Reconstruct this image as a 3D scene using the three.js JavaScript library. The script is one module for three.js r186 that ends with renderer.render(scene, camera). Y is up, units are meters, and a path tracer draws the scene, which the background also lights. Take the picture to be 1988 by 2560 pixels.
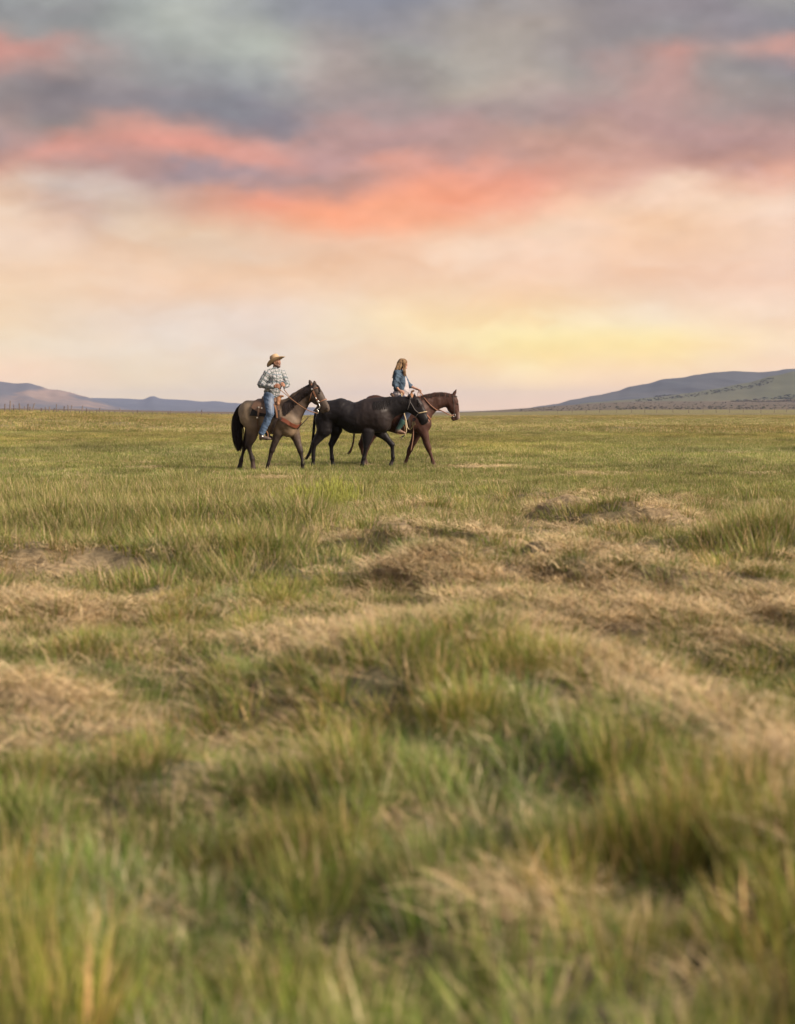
import * as THREE from 'three';
import { mergeGeometries } from 'three/addons/utils/BufferGeometryUtils.js';

// ------------------------------------------------------------------ camera
const W0 = 1988, H0 = 2560, FOV = 35, HORIZON = 1029, EYE = 1.25;
const F = (H0 / 2) / Math.tan(FOV * Math.PI / 360);            // focal length in photograph pixels
const PITCH = Math.atan((H0 / 2 - HORIZON) / F);
const scene = new THREE.Scene();
const camera = new THREE.PerspectiveCamera(FOV, W0 / H0, 0.1, 30000);
camera.position.set(0, EYE, 0);
camera.rotation.x = -PITCH;
camera.focus = 33;
camera.userData.fStop = 2.3;

// ------------------------------------------------------------------ exposure, sun, sky
const EXPOSURE = 1.75;
const renderer = new THREE.WebGLRenderer();
renderer.toneMapping = THREE.LinearToneMapping;
renderer.toneMappingExposure = EXPOSURE;
renderer.shadowMap.enabled = true;

const SUN_AZ = 116 * Math.PI / 180, SUN_EL = 33 * Math.PI / 180; // azimuth to the right of the view
const SUN = new THREE.Vector3(Math.sin(SUN_AZ) * Math.cos(SUN_EL), Math.sin(SUN_EL), -Math.cos(SUN_AZ) * Math.cos(SUN_EL));
const sun = new THREE.DirectionalLight(new THREE.Color().setRGB(1, 0.83, 0.66), 4.6);
sun.position.copy(SUN).multiplyScalar(80).add(new THREE.Vector3(0, 0, -30));
sun.target.position.set(0, 0, -30);
sun.castShadow = true;
sun.shadow.radius = 38;
sun.shadow.mapSize.set(2048, 2048);
Object.assign(sun.shadow.camera, { left: -40, right: 40, top: 40, bottom: -40, near: 1, far: 200 });
scene.add(sun, sun.target);

// ------------------------------------------------------------------ numbers
function mulberry(a) { return () => { a |= 0; a = a + 0x6D2B79F5 | 0; let t = Math.imul(a ^ a >>> 15, 1 | a); t = t + Math.imul(t ^ t >>> 7, 61 | t) ^ t; return ((t ^ t >>> 14) >>> 0) / 4294967296; }; }
const lerp = (a, b, t) => a + (b - a) * t, clamp = (x, a = 0, b = 1) => Math.min(b, Math.max(a, x));
const sstep = (a, b, x) => { const t = clamp((x - a) / (b - a)); return t * t * (3 - 2 * t); };
function hash2(x, y, s) { let h = Math.imul(x, 374761393) + Math.imul(y, 668265263) + Math.imul(s, 2147483647 ^ 0x5bd1e995) | 0; h = Math.imul(h ^ h >>> 13, 1274126177); return ((h ^ h >>> 16) >>> 0) / 4294967296; }
function vnoise(x, y, s = 0) {
  const xi = Math.floor(x), yi = Math.floor(y), fx = x - xi, fy = y - yi, u = fx * fx * fx * (fx * (fx * 6 - 15) + 10), v = fy * fy * fy * (fy * (fy * 6 - 15) + 10);
  return lerp(lerp(hash2(xi, yi, s), hash2(xi + 1, yi, s), u), lerp(hash2(xi, yi + 1, s), hash2(xi + 1, yi + 1, s), u), v);
}
function fbm(x, y, o = 4, s = 0) { let a = 0.5, t = 0, n = 0; for (let i = 0; i < o; i++) { t += a * vnoise(x, y, s + i); n += a; a *= 0.5; x = x * 2.03 + 17.1; y = y * 2.03 + 9.7; } return t / n; }
const lin = (c) => { c /= 255; return c <= 0.04045 ? c / 12.92 : ((c + 0.055) / 1.055) ** 2.4; };
const L3 = (r, g, b) => [lin(r), lin(g), lin(b)];

// ------------------------------------------------------------------ sky: dusk clouds, computed
{
  const D2F = W0 / 1696;
  const ys = [-50, 0, 40, 80, 120, 160, 200, 240, 280, 310, 340, 370, 400, 440, 480, 520, 600, 680, 740, 800, 870].map((y) => (Math.atan((H0 / 2 - y * D2F) / F) - PITCH) * 180 / Math.PI);
  const rows = [
    [[175, 180, 172], [160, 163, 160], [160, 166, 162], [180, 184, 176], [150, 153, 156], [143, 145, 155], [140, 142, 155], [155, 152, 155], [165, 155, 150], [150, 142, 145], [150, 142, 146], [152, 146, 150], [165, 162, 155]],
    [[175, 180, 172], [160, 163, 160], [160, 166, 162], [180, 184, 176], [150, 153, 156], [143, 145, 155], [140, 142, 155], [155, 152, 155], [165, 155, 150], [150, 142, 145], [150, 142, 146], [152, 146, 150], [165, 162, 155]],
    [[150, 152, 152], [148, 148, 148], [160, 165, 160], [178, 182, 172], [155, 158, 160], [148, 148, 155], [145, 144, 152], [160, 152, 148], [172, 158, 148], [152, 142, 142], [150, 140, 144], [146, 138, 144], [148, 144, 148]],
    [[165, 155, 150], [150, 148, 146], [165, 168, 162], [170, 174, 166], [170, 172, 164], [160, 154, 152], [155, 150, 152], [172, 162, 152], [172, 160, 150], [155, 144, 142], [152, 142, 142], [148, 138, 142], [150, 142, 146]],
    [[215, 150, 135], [195, 152, 142], [165, 162, 158], [168, 170, 164], [182, 186, 174], [172, 158, 152], [162, 158, 152], [180, 170, 158], [172, 160, 150], [165, 150, 146], [200, 148, 136], [175, 150, 144], [205, 152, 140]],
    [[190, 145, 135], [175, 148, 142], [155, 148, 146], [155, 156, 156], [172, 174, 168], [178, 162, 154], [160, 150, 144], [178, 168, 156], [176, 162, 150], [165, 152, 146], [195, 150, 140], [160, 148, 144], [150, 138, 142]],
    [[155, 140, 138], [135, 125, 128], [150, 140, 142], [148, 145, 150], [158, 158, 158], [172, 155, 150], [160, 148, 144], [182, 166, 152], [184, 164, 152], [176, 156, 148], [195, 152, 142], [165, 148, 142], [150, 140, 138]],
    [[160, 140, 136], [140, 128, 130], [150, 136, 138], [140, 134, 140], [142, 136, 144], [168, 150, 148], [172, 148, 144], [175, 150, 144], [175, 150, 144], [182, 148, 142], [188, 148, 140], [172, 146, 140], [160, 140, 138]],
    [[175, 145, 136], [155, 138, 134], [205, 148, 132], [205, 150, 136], [150, 136, 142], [185, 148, 142], [192, 150, 144], [188, 148, 140], [195, 152, 136], [192, 150, 136], [185, 142, 134], [188, 146, 138], [185, 148, 138]],
    [[170, 142, 136], [195, 146, 132], [225, 150, 130], [232, 152, 132], [210, 152, 138], [190, 146, 140], [190, 146, 140], [190, 148, 138], [205, 154, 136], [205, 154, 136], [195, 148, 134], [186, 142, 134], [188, 144, 134]],
    [[185, 146, 136], [225, 152, 132], [200, 146, 134], [220, 150, 132], [220, 150, 132], [196, 148, 140], [222, 156, 138], [205, 150, 136], [215, 158, 138], [215, 160, 140], [205, 152, 136], [195, 146, 134], [195, 148, 136]],
    [[215, 165, 145], [200, 154, 140], [185, 146, 138], [165, 140, 142], [180, 144, 140], [185, 146, 138], [228, 158, 136], [245, 162, 132], [225, 158, 136], [228, 168, 144], [222, 170, 146], [215, 162, 142], [222, 164, 144]],
    [[232, 196, 172], [215, 190, 175], [205, 176, 162], [205, 160, 142], [228, 158, 134], [205, 152, 136], [245, 164, 132], [252, 166, 130], [240, 164, 136], [238, 186, 158], [242, 200, 170], [236, 186, 158], [238, 186, 160]],
    [[238, 204, 176], [212, 182, 165], [222, 196, 175], [225, 175, 150], [245, 166, 134], [252, 172, 136], [255, 172, 132], [252, 170, 134], [246, 182, 150], [246, 204, 172], [248, 208, 178], [246, 208, 178], [244, 206, 180]],
    [[240, 208, 180], [225, 194, 172], [232, 204, 178], [232, 200, 172], [238, 192, 162], [250, 176, 138], [253, 176, 136], [248, 186, 150], [246, 206, 174], [247, 208, 178], [246, 204, 168], [247, 208, 178], [246, 208, 182]],
    [[242, 212, 186], [238, 206, 180], [234, 202, 174], [232, 202, 174], [234, 200, 172], [240, 196, 164], [246, 198, 164], [246, 206, 174], [247, 208, 178], [248, 208, 176], [246, 204, 170], [248, 210, 180], [246, 210, 186]],
    [[243, 212, 180], [242, 210, 179], [242, 208, 178], [243, 209, 179], [244, 210, 180], [244, 211, 181], [245, 212, 182], [246, 212, 181], [248, 212, 180], [246, 210, 180], [244, 208, 180], [244, 206, 179], [244, 205, 178]],
    [[244, 218, 185], [241, 218, 192], [238, 218, 200], [237, 217, 200], [236, 216, 200], [242, 218, 188], [248, 220, 175], [250, 223, 175], [252, 226, 175], [250, 225, 182], [248, 224, 190], [248, 220, 188], [248, 215, 185]],
    [[240, 218, 188], [238, 218, 193], [236, 218, 198], [234, 216, 198], [232, 214, 198], [238, 216, 189], [245, 218, 180], [250, 225, 172], [255, 232, 165], [255, 231, 165], [255, 230, 165], [254, 227, 178], [252, 224, 190]],
    [[248, 215, 185], [243, 216, 188], [238, 218, 190], [235, 216, 192], [232, 215, 195], [236, 214, 192], [240, 214, 190], [248, 220, 182], [255, 225, 175], [254, 222, 178], [252, 220, 180], [249, 218, 185], [246, 215, 190]],
    [[240, 216, 186], [239, 216, 186], [238, 216, 186], [237, 214, 186], [236, 212, 186], [238, 211, 185], [240, 210, 184], [242, 210, 184], [244, 210, 184], [244, 210, 183], [244, 210, 182], [243, 211, 184], [242, 212, 186]],
  ];
  const cat = (a, b, c, d, t) => b + 0.5 * t * (c - a + t * (2 * a - 5 * b + 4 * c - d + t * (3 * (b - c) + d - a)));
  const HALF = Math.atan(W0 / 2 / F) * 180 / Math.PI;
  const out = [0, 0, 0];
  function grid(az, el) {
    let u = ((az + HALF) / (2 * HALF)) % 2; if (u < 0) u += 2; if (u > 1) u = 2 - u; u *= 12;
    let j = 0; while (j < ys.length - 2 && el < ys[j + 1]) j++;
    const t = clamp((ys[j] - el) / (ys[j] - ys[j + 1])), i = Math.min(11, Math.floor(u)), f = u - i;
    for (let c = 0; c < 3; c++) {
      const v = [-1, 0, 1, 2].map((dj) => { const r = rows[clamp(j + dj, 0, rows.length - 1)]; return cat(r[Math.max(0, i - 1)][c], r[i][c], r[i + 1][c], r[Math.min(12, i + 2)][c], f); });
      out[c] = lin(clamp(cat(...v, t), 60, 258));
    }
    return out;
  }
  const SW = 4096, SH = 2048, data = new Float32Array(SW * SH * 4);
  const high = [L3(150, 154, 164), L3(172, 170, 174), L3(196, 168, 164)];
  for (let r = 0; r < SH; r++) {
    const el = (r + 0.5) / SH * 180 - 90;
    for (let q = 0; q < SW; q++) {
      const k = (r * SW + q) * 4;
      if (el < -1) { data[k] = 0.2; data[k + 1] = 0.18; data[k + 2] = 0.12; data[k + 3] = 1; continue; }
      const phi = ((q + 0.5) / SW - 0.5) * 2 * Math.PI, x = Math.cos(phi), z = Math.sin(phi);   // three.js: u = atan2(z, x) / 2 pi + 0.5
      const az = Math.atan2(x, -z) * 180 / Math.PI, e = Math.max(el, 0);
      const ce = Math.cos(e * Math.PI / 180);
      // clouds flatten towards the horizon
      const wx = fbm(az * 0.45, e * 0.75, 6, 3) - 0.5, wy = fbm(az * 0.4 + 40, e * 0.8, 6, 9) - 0.5;
      const soft = 0.35 + 0.65 * sstep(3, 9, e);
      const g = grid(az + wx * 2.2 * soft, e + wy * 1.1 * soft);
      const puff = fbm(az * 0.6 + 7, e * 1.15 + wx * 2, 6, 21) - 0.5, fine = fbm(az * 1.3, e * 2.6, 4, 33) - 0.5;
      const m = (1 + (puff * 0.26 + fine * 0.2) * (0.3 + 0.7 * sstep(5, 9.5, e))) * (1 + 0.05 * (1 - sstep(4, 9, e)));
      const lowAir = Math.exp(-e / 1.3);   // the band above the horizon is seen through the most haze
      const wisp = (fbm(az * 0.22 + 3, e * 1.05 + wx * 1.6, 5, 91) - 0.5) * sstep(0.3, 2, e) * (1 - sstep(8, 10, e)), grey = 0.17 * sstep(6.5, 9, e), lum = g[0] * 0.3 + g[1] * 0.5 + g[2] * 0.2;
      let R = lerp(g[0], lum, grey) * m * (1 + 0.36 * lowAir + 0.1 * wisp), G = lerp(g[1], lum, grey) * m * (1 + 0.24 * lowAir + 0.3 * wisp), B = lerp(g[2], lum, grey) * m * (1 - 0.08 * lowAir + 0.5 * wisp);
      const up = sstep(14.5, 24, e);
      if (up > 0) {
        const s = 26 / (0.25 + Math.sin(e * Math.PI / 180)), n = fbm(x * ce * s * 0.09 + 5, z * ce * s * 0.09, 5, 51), n2 = fbm(x * ce * s * 0.16, z * ce * s * 0.16 + 3, 4, 61);
        const a = sstep(0.35, 0.7, n), b = sstep(0.55, 0.75, n2) * 0.5;
        for (let c = 0; c < 3; c++) { const v = lerp(lerp(high[0][c], high[1][c], a), high[2][c], b); if (c === 0) R = lerp(R, v, up); else if (c === 1) G = lerp(G, v, up); else B = lerp(B, v, up); }
      }
      const d = Math.acos(clamp(x * ce * SUN.x + Math.sin(e * Math.PI / 180) * SUN.y + z * ce * SUN.z, -1, 1)) * 180 / Math.PI;
      const glow = 0.5 * Math.exp(-((d / 17) ** 2));
      data[k] = (R + glow * 1.0) / EXPOSURE; data[k + 1] = (G + glow * 0.8) / EXPOSURE; data[k + 2] = (B + glow * 0.55) / EXPOSURE; data[k + 3] = 1;
    }
  }
  const sky = new THREE.DataTexture(data, SW, SH, THREE.RGBAFormat, THREE.FloatType);
  sky.mapping = THREE.EquirectangularReflectionMapping;
  sky.magFilter = sky.minFilter = THREE.LinearFilter;
  sky.needsUpdate = true;
  scene.background = sky; scene.environment = sky;
}
scene.fog = new THREE.FogExp2(new THREE.Color().setRGB(0.46, 0.58, 0.95), 0.00007);

// ------------------------------------------------------------------ naming and building helpers
const taken = new Map();
function numbered(n) { const k = taken.get(n) ?? 0; taken.set(n, k + 1); return k ? n + '_' + String(k).padStart(3, '0') : n; }
function tag(o, label, category, extra) { o.userData = { label, category, ...extra }; return o; }
function mesh(name, geo, mat, parent = scene) {
  const o = new THREE.Mesh(geo, mat); o.name = parent === scene ? numbered(name) : name; o.castShadow = o.receiveShadow = true; parent.add(o); return o;
}
function thing(name, label, category, pos, extra) { const g = new THREE.Group(); g.name = numbered(name); g.position.set(...pos); scene.add(g); return tag(g, label, category, extra); }
const mat = (rgb, rough = 0.8, o = {}) => new THREE.MeshStandardMaterial({ color: new THREE.Color().setRGB(...rgb), roughness: rough, side: THREE.DoubleSide, ...o });
const vmat = (rough = 0.8, o = {}) => new THREE.MeshPhysicalMaterial({ color: 0xffffff, vertexColors: true, roughness: rough, side: THREE.DoubleSide, ...o });
const CO = Math.cos(PITCH), SI = Math.sin(PITCH);
// a point that is `depth` metres in front of the camera, measured where the photograph shows it
function at(px, py, depth) { const cx = (px - W0 / 2) / F, cy = (H0 / 2 - py) / F, k = depth / (CO + cy * SI); return [cx * k, EYE + (cy * CO - SI) * k, -depth]; }
const groundAt = (px, py, h = 0) => { const cx = (px - W0 / 2) / F, cy = (H0 / 2 - py) / F, k = (EYE - h) / (SI - cy * CO); return [cx * k, -(CO + cy * SI) * k]; };

// ------------------------------------------------------------------ terrain
// hummocks and ridges: [x, z, length half, width half, turn, height]
const MOUNDS = [
  [-1.55, -6.35, 0.42, 0.3, 0.1, 0.17], [-2.4, -9.8, 0.7, 0.35, 0, 0.12], [-1.0, -4.9, 0.9, 0.4, 0.05, 0.06],
  [2.9, -12.9, 0.7, 0.4, 0.1, 0.2], [1.75, -16.6, 0.75, 0.35, 0, 0.2], [2.3, -15.9, 0.7, 0.35, 0, 0.16], [0.3, -15.0, 0.7, 0.25, 0.1, 0.12],
  [0.2, -13.0, 1.2, 0.28, -0.15, 0.14], [1.6, -12.0, 1.2, 0.26, -0.25, 0.14], [0.75, -10.6, 1.0, 0.26, -0.25, 0.16], [2.1, -10.0, 1.0, 0.24, -0.3, 0.14],
  [-1.6, -12.4, 1.4, 0.4, 0.05, 0.12], [-3.0, -12.6, 1.0, 0.4, 0.05, 0.14], [0.2, -17.6, 1.4, 0.3, 0, 0.1], [2.6, -20.8, 1.6, 0.4, 0, 0.16], [-2.0, -16.0, 2.0, 1.0, 0, 0.16],
];
// the grassy bank the camera looks over: its edge runs from the middle down to the right, higher than the hollow beyond
const BANK = [[-0.75, -6.0], [-0.36, -6.25], [0.0, -6.95], [0.33, -7.15], [0.66, -6.6], [0.9, -5.5], [1.1, -4.3], [1.3, -3.0], [1.4, -1.5]];
function bankDistance(x, z) {   // metres to the edge: positive on the camera's side; second value runs from 0 at the left end to 1
  let best = 9, side = 1, run = 0;
  for (let i = 0; i < BANK.length - 1; i++) { const [ax, az] = BANK[i], [bx, bz] = BANK[i + 1], ex = bx - ax, ez = bz - az, t = clamp(((x - ax) * ex + (z - az) * ez) / (ex * ex + ez * ez)), dx = x - ax - ex * t, dz = z - az - ez * t, d = Math.hypot(dx, dz); if (d < best) { best = d; side = ex * dz - ez * dx > 0 ? 1 : -1; run = (i + t) / (BANK.length - 1); } }
  return [best * side, run];
}
// patches of dead matted grass: [px, py, half width px, half height px, strength] in the photograph, laid out on the ground
const STRAW = [
  [880, 1600, 160, 20, 0.5],
  [60, 1750, 110, 45, 1.0], [250, 1800, 110, 26, 0.7], [90, 1540, 150, 40, 0.9], [120, 1640, 120, 20, 0.5], [440, 1640, 170, 20, 0.8], [130, 1432, 220, 22, 1.0],
  [1000, 1420, 270, 18, 1.1], [1290, 1440, 260, 22, 1.1], [1560, 1480, 330, 26, 1.2], [1850, 1540, 260, 34, 1.2], [1400, 1530, 260, 24, 1.1], [1700, 1410, 260, 18, 0.9],
  [1230, 1370, 220, 16, 1.0], [1450, 1350, 200, 14, 0.8], [940, 1370, 160, 12, 0.8], [1100, 1310, 230, 14, 0.9], [1320, 1270, 180, 9, 0.6], [880, 1345, 120, 10, 0.7],
  [1650, 1262, 200, 10, 1.0], [1880, 1278, 200, 10, 0.9], [700, 1200, 75, 7, 1.1], [1190, 1170, 90, 4, 1.1], [1510, 1190, 60, 5, 0.8], [690, 1256, 90, 8, 0.7],
  [1700, 1330, 110, 22, 0.8], [930, 1500, 170, 28, 0.8], [640, 1540, 150, 20, 0.6], [1230, 2400, 70, 60, 0.9], [1430, 2170, 60, 50, 0.8], [1850, 1960, 150, 60, 0.7], [250, 2380, 90, 40, 0.4],
];
const SOIL = [
  [1470, 1570, 150, 26, 1.1], [1570, 1530, 130, 18, 0.8], [930, 1560, 90, 22, 0.9], [230, 1805, 110, 26, 1.0], [500, 1625, 150, 16, 0.8], [560, 1730, 90, 24, 0.6], [1250, 1408, 130, 10, 0.9], [1040, 1470, 120, 14, 0.9],
  [1300, 1500, 120, 14, 0.8], [1800, 1450, 160, 12, 0.8], [1920, 1500, 110, 12, 0.8], [60, 1585, 120, 16, 0.8], [1320, 1330, 70, 7, 0.8], [1650, 1255, 60, 4, 0.8], [1900, 1930, 90, 50, 0.9], [1870, 2390, 80, 60, 0.8], [1010, 2190, 60, 40, 0.6], [1960, 1690, 100, 34, 0.7], [810, 2150, 40, 30, 0.4],
];
const GREENP = [
  [1200, 1700, 360, 90, 1.2], [850, 1740, 260, 60, 1.1], [1480, 1800, 200, 90, 1.1], [400, 1690, 220, 60, 1.1], [190, 1620, 120, 36, 1.0], [560, 1560, 190, 40, 0.9], [740, 1500, 150, 26, 0.8], [1300, 1500, 170, 20, 1.0], [1800, 1640, 190, 40, 1.1], [1930, 1440, 150, 40, 1.2], [880, 1470, 140, 20, 0.8],
  [700, 1420, 160, 22, 0.9], [300, 1480, 220, 26, 0.7], [1480, 1410, 120, 12, 0.9], [960, 1390, 120, 10, 0.8], [1240, 1460, 110, 14, 0.9], [1680, 1385, 140, 14, 0.9], [1600, 1340, 200, 12, 1.0], [1860, 1330, 180, 20, 1.0], [900, 1330, 160, 10, 0.9], [600, 1350, 300, 30, 1.0], [200, 1330, 260, 40, 1.0], [1150, 1250, 300, 14, 0.9], [1300, 1200, 400, 10, 0.9],
];
// where the line of sight through a pixel of the photograph meets the uneven ground
function onGround(px, py) { const cx = (px - W0 / 2) / F, cy = (H0 / 2 - py) / F, dy = cy * CO - SI, dz = CO + cy * SI; let k = 2.2; for (let i = 0; i < 900; i++) { if (EYE + dy * k < height(cx * k, -dz * k)) break; k += 0.006 * k; } return [cx * k, -dz * k]; }
const toGround = (l) => l.map(([px, py, w, h, s]) => { const [x, z] = onGround(px, py), a = groundAt(px + w, py, height(x, z)), n = groundAt(px, py + h, height(x, z)), f = groundAt(px, py - h, height(x, z)); return [x, z, Math.abs(a[0] - x), Math.max(0.12, Math.abs(n[1] - f[1]) / 2), s]; });
let strawP, soilP, greenP;
function patches(list, x, z) { let v = 0; for (const [px, pz, w, h, s] of list) { const dx = (x - px) / w, dz = (z - pz) / h, q = dx * dx + dz * dz; if (q < 5) v = Math.max(v, s * Math.exp(-q * 0.9)); } return v; }
function cover(x, z) {
  const d = Math.hypot(x, z), wx = x + (fbm(x * 1.3, z * 1.3, 3, 71) - 0.5) * 0.9, wz = z + (fbm(x * 1.3 + 9, z * 1.3, 3, 72) - 0.5) * 0.9;
  const near = 1 - sstep(22, 60, d), n = fbm(x * 0.55 + 3, z * 0.9, 4, 73);
  if (!strawP) { strawP = toGround(STRAW); soilP = toGround(SOIL); greenP = toGround(GREENP); }
  const green = clamp(patches(greenP, wx, wz));
  let straw = patches(strawP, wx, wz) + sstep(0.64, 0.78, n) * 0.4 * near * sstep(4.8, 5.8, d);
  // thin streaks that run down to the right across the hollow
  { const dd = -z, p = 0.81 * wx + 0.58 * dd, q = 0.58 * wx - 0.81 * dd, zone = sstep(-1.6, 0.2, x) * sstep(7.4, 8.4, dd) * (1 - sstep(15, 22, dd)); straw = straw * (1 - 0.45 * zone) + zone * 0.85 * sstep(0.47, 0.59, fbm(p * 2.1, q * 0.33, 3, 74)); }
  if (d < 12) { const [s, run] = bankDistance(x + (wx - x) * 0.4, z + (wz - z) * 0.4), w = lerp(0.12, 0.24, sstep(0.45, 0.75, run)); straw += 1.3 * sstep(0.12, 0.25, run) * Math.exp(-(((s + 0.04 + w * 0.4) / w) ** 2)); }
  let soil = patches(soilP, wx, wz) + sstep(0.72, 0.82, fbm(x * 1.4, z * 1.7, 3, 77)) * 0.5 * near;
  straw *= 0.7 + 0.8 * fbm(x * 3, z * 3, 3, 79);
  return { straw: clamp(straw * 1.15 - green * 0.55), soil: clamp(soil * (1 - 0.7 * green)), green };
}
function height(x, z) {
  const d = Math.hypot(x, z), az = Math.atan2(x, -z) * 180 / Math.PI;
  let h = 0;
  if (d < 60) {
    const wx = x + (fbm(x * 1.6, z * 1.6, 3, 5) - 0.5) * 0.5, wz = z + (fbm(x * 1.6 + 7, z * 1.6, 3, 6) - 0.5) * 0.5;
    for (const [mx, mz, a, b, t, mh] of MOUNDS) {
      const c = Math.cos(t), s = Math.sin(t), u = ((wx - mx) * c - (wz - mz) * s) / a, v = ((wx - mx) * s + (wz - mz) * c) / b, q = u * u + v * v;
      if (q < 6) h += 1.45 * mh * Math.exp(-q);
    }
    if (d < 12) { const [s, run] = bankDistance(wx, wz), e = s > 0 ? s / lerp(0.9, 1.2, run) : s / 0.36; h += 0.3 * sstep(0, 0.22, run) * Math.exp(-e * e) * sstep(1.5, 4, d); }
    const flat = 1 - sstep(20, 30, d);
    h += flat * ((fbm(x * 0.9, z * 0.9, 4, 11) - 0.5) * 0.2 + (fbm(x * 3.1, z * 3.1, 4, 15) - 0.5) * 0.13);
    if (d < 3) h *= sstep(0.5, 3, d);
  }
  if (d > 7 && d < 24) { const dd = -z, p = 0.81 * x + 0.58 * dd, q = 0.58 * x - 0.81 * dd, zone = sstep(-1.6, 0.2, x) * sstep(7.4, 8.4, dd) * (1 - sstep(15, 22, dd)); h += zone * 0.12 * sstep(0.4, 0.55, fbm(p * 2.1, q * 0.33, 3, 74)); }
  h += (fbm(x * 0.05, z * 0.05, 3, 19) - 0.5) * 0.5 * sstep(50, 130, d);
  // the meadow rises slightly on the left, falls away towards the lake, and climbs to the hills on the right
  const left = sstep(-4.5, -14, az);
  h += left * 1.25 * sstep(60, 200, d);
  if (az > -90 && az < 90) {
    const mid = sstep(-5.6, -4.6, az) * (1 - sstep(-1.5, 1.5, az));
    h -= mid * 5.5 * sstep(430, 800, d);
    const farLeft = 1 - sstep(-5.6, -4.6, az);
    h += farLeft * (1.0 * sstep(330, 600, d) - 6 * sstep(800, 1200, d));
    const right = sstep(1.5, 9, az);
    h += right * (1.6 * sstep(300, 900, d) + 11 * sstep(900, 2000, d)) + sstep(1, 3, az) * 0.8 * sstep(300, 1200, d);
  }
  return h;
}

// one tiling texture of crumbs and litter, used with metre uv
function noiseTexture(size, fn, srgb) {
  const d = new Uint8Array(size * size * 4);
  for (let j = 0; j < size; j++) for (let i = 0; i < size; i++) { const v = fn(i / size, j / size), k = (j * size + i) * 4; for (let c = 0; c < 3; c++) d[k + c] = clamp(Array.isArray(v) ? v[c] : v) * 255; d[k + 3] = 255; }
  const t = new THREE.DataTexture(d, size, size); t.wrapS = t.wrapT = THREE.RepeatWrapping; t.magFilter = THREE.LinearFilter; t.minFilter = THREE.LinearMipmapLinearFilter; t.generateMipmaps = true;
  if (srgb) t.colorSpace = THREE.SRGBColorSpace; t.needsUpdate = true; return t;
}
const tile = (fn) => (u, v) => { const a = fn(u, v), b = fn(u - 1, v), c = fn(u, v - 1), d = fn(u - 1, v - 1); const su = sstep(0.7, 1, u), sv = sstep(0.7, 1, v); return lerp(lerp(a, b, su), lerp(c, d, su), sv); };
const litter = noiseTexture(512, tile((u, v) => 0.5 + 0.55 * (fbm(u * 40 + 50, v * 40 + 50, 4, 101) - 0.5) + 0.5 * (fbm(u * 9 + 50, v * 130 + 50, 3, 105) - 0.5) + 0.4 * (fbm(u * 5 + 50, v * 5 + 50, 3, 109) - 0.5)), true);
litter.colorSpace = THREE.NoColorSpace;
const litterColor = noiseTexture(512, tile((u, v) => 0.8 + 0.55 * (fbm(u * 44 + 50, v * 44 + 50, 4, 111) - 0.5) + 0.4 * (fbm(u * 8 + 50, v * 120 + 50, 3, 115) - 0.5)), true);
{
  const A = []; const deg = Math.PI / 180;
  for (let a = -180; a < -26; a += 7) A.push(a); for (let a = -26; a <= 26; a += 0.26) A.push(a); for (let a = 33; a < 180; a += 7) A.push(a); A.push(180);
  const R = [0.15]; let r = 0.8; while (r < 9000) { R.push(r); r *= r < 60 ? 1.011 : 1.02; }
  const nA = A.length, pos = [], col = [], uv = [], idx = [];
  const SOILC = [0.12, 0.09, 0.072], STRAWC = [0.5, 0.385, 0.225], GREENC = [0.115, 0.12, 0.045], FARC = [0.185, 0.165, 0.06], SCRUB = [0.135, 0.105, 0.068], BAND = [0.24, 0.22, 0.07];
  for (const rr of R) for (const a of A) {
    const x = Math.sin(a * deg) * rr, z = -Math.cos(a * deg) * rr; pos.push(x, height(x, z), z); uv.push(x / 1.7, z / 1.7);
    let c = [...SOILC]; const mixc = (o, t) => { for (let k = 0; k < 3; k++) c[k] = lerp(c[k], o[k], t); };
    if (rr < 90) { const { straw, soil } = cover(x, z); mixc(STRAWC, straw * 0.9); mixc(GREENC, (1 - straw) * (1 - soil) * 0.6); if (soil > straw) mixc(SOILC, soil); }
    const far = sstep(40, 110, rr); const n = fbm(x * 0.03, z * 0.012, 4, 131), n2 = fbm(x * 0.15, z * 0.06, 3, 135);
    mixc([lerp(FARC[0], 0.23, n) * (0.75 + 0.5 * n2), lerp(FARC[1], 0.18, n) * (0.75 + 0.5 * n2), lerp(FARC[2], 0.085, n) * (0.75 + 0.5 * n2)], far);
    if (a > -60 && a < 60) {
      mixc(BAND, sstep(1, 4, a) * sstep(480, 560, rr) * (1 - sstep(900, 950, rr)) * 0.85);
      mixc([SCRUB[0] * (0.6 + 0.8 * n2), SCRUB[1] * (0.6 + 0.8 * n2), SCRUB[2] * (0.6 + 0.8 * n2)], sstep(0, 3, a) * sstep(900, 960, rr));
      mixc([0.16, 0.12, 0.09], (1 - sstep(-5.5, -4.8, a)) * sstep(430, 480, rr));
    } else mixc(SCRUB, sstep(500, 900, rr));
    col.push(...c);
  }
  for (let i = 0; i < R.length - 1; i++) for (let j = 0; j < nA - 1; j++) { const p = i * nA + j, q = p + nA; idx.push(p, p + 1, q, q, p + 1, q + 1); }
  const g = new THREE.BufferGeometry();
  g.setAttribute('position', new THREE.Float32BufferAttribute(pos, 3)); g.setAttribute('color', new THREE.Float32BufferAttribute(col, 3)); g.setAttribute('uv', new THREE.Float32BufferAttribute(uv, 2)); g.setIndex(idx); g.computeVertexNormals();
  const m = mesh('meadow_ground', g, new THREE.MeshStandardMaterial({ vertexColors: true, map: litterColor, bumpMap: litter, bumpScale: 0.025, roughness: 1, side: THREE.DoubleSide }));
  tag(m, 'uneven meadow soil running to the horizon under the grass', 'ground', { kind: 'structure' });
}
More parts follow.
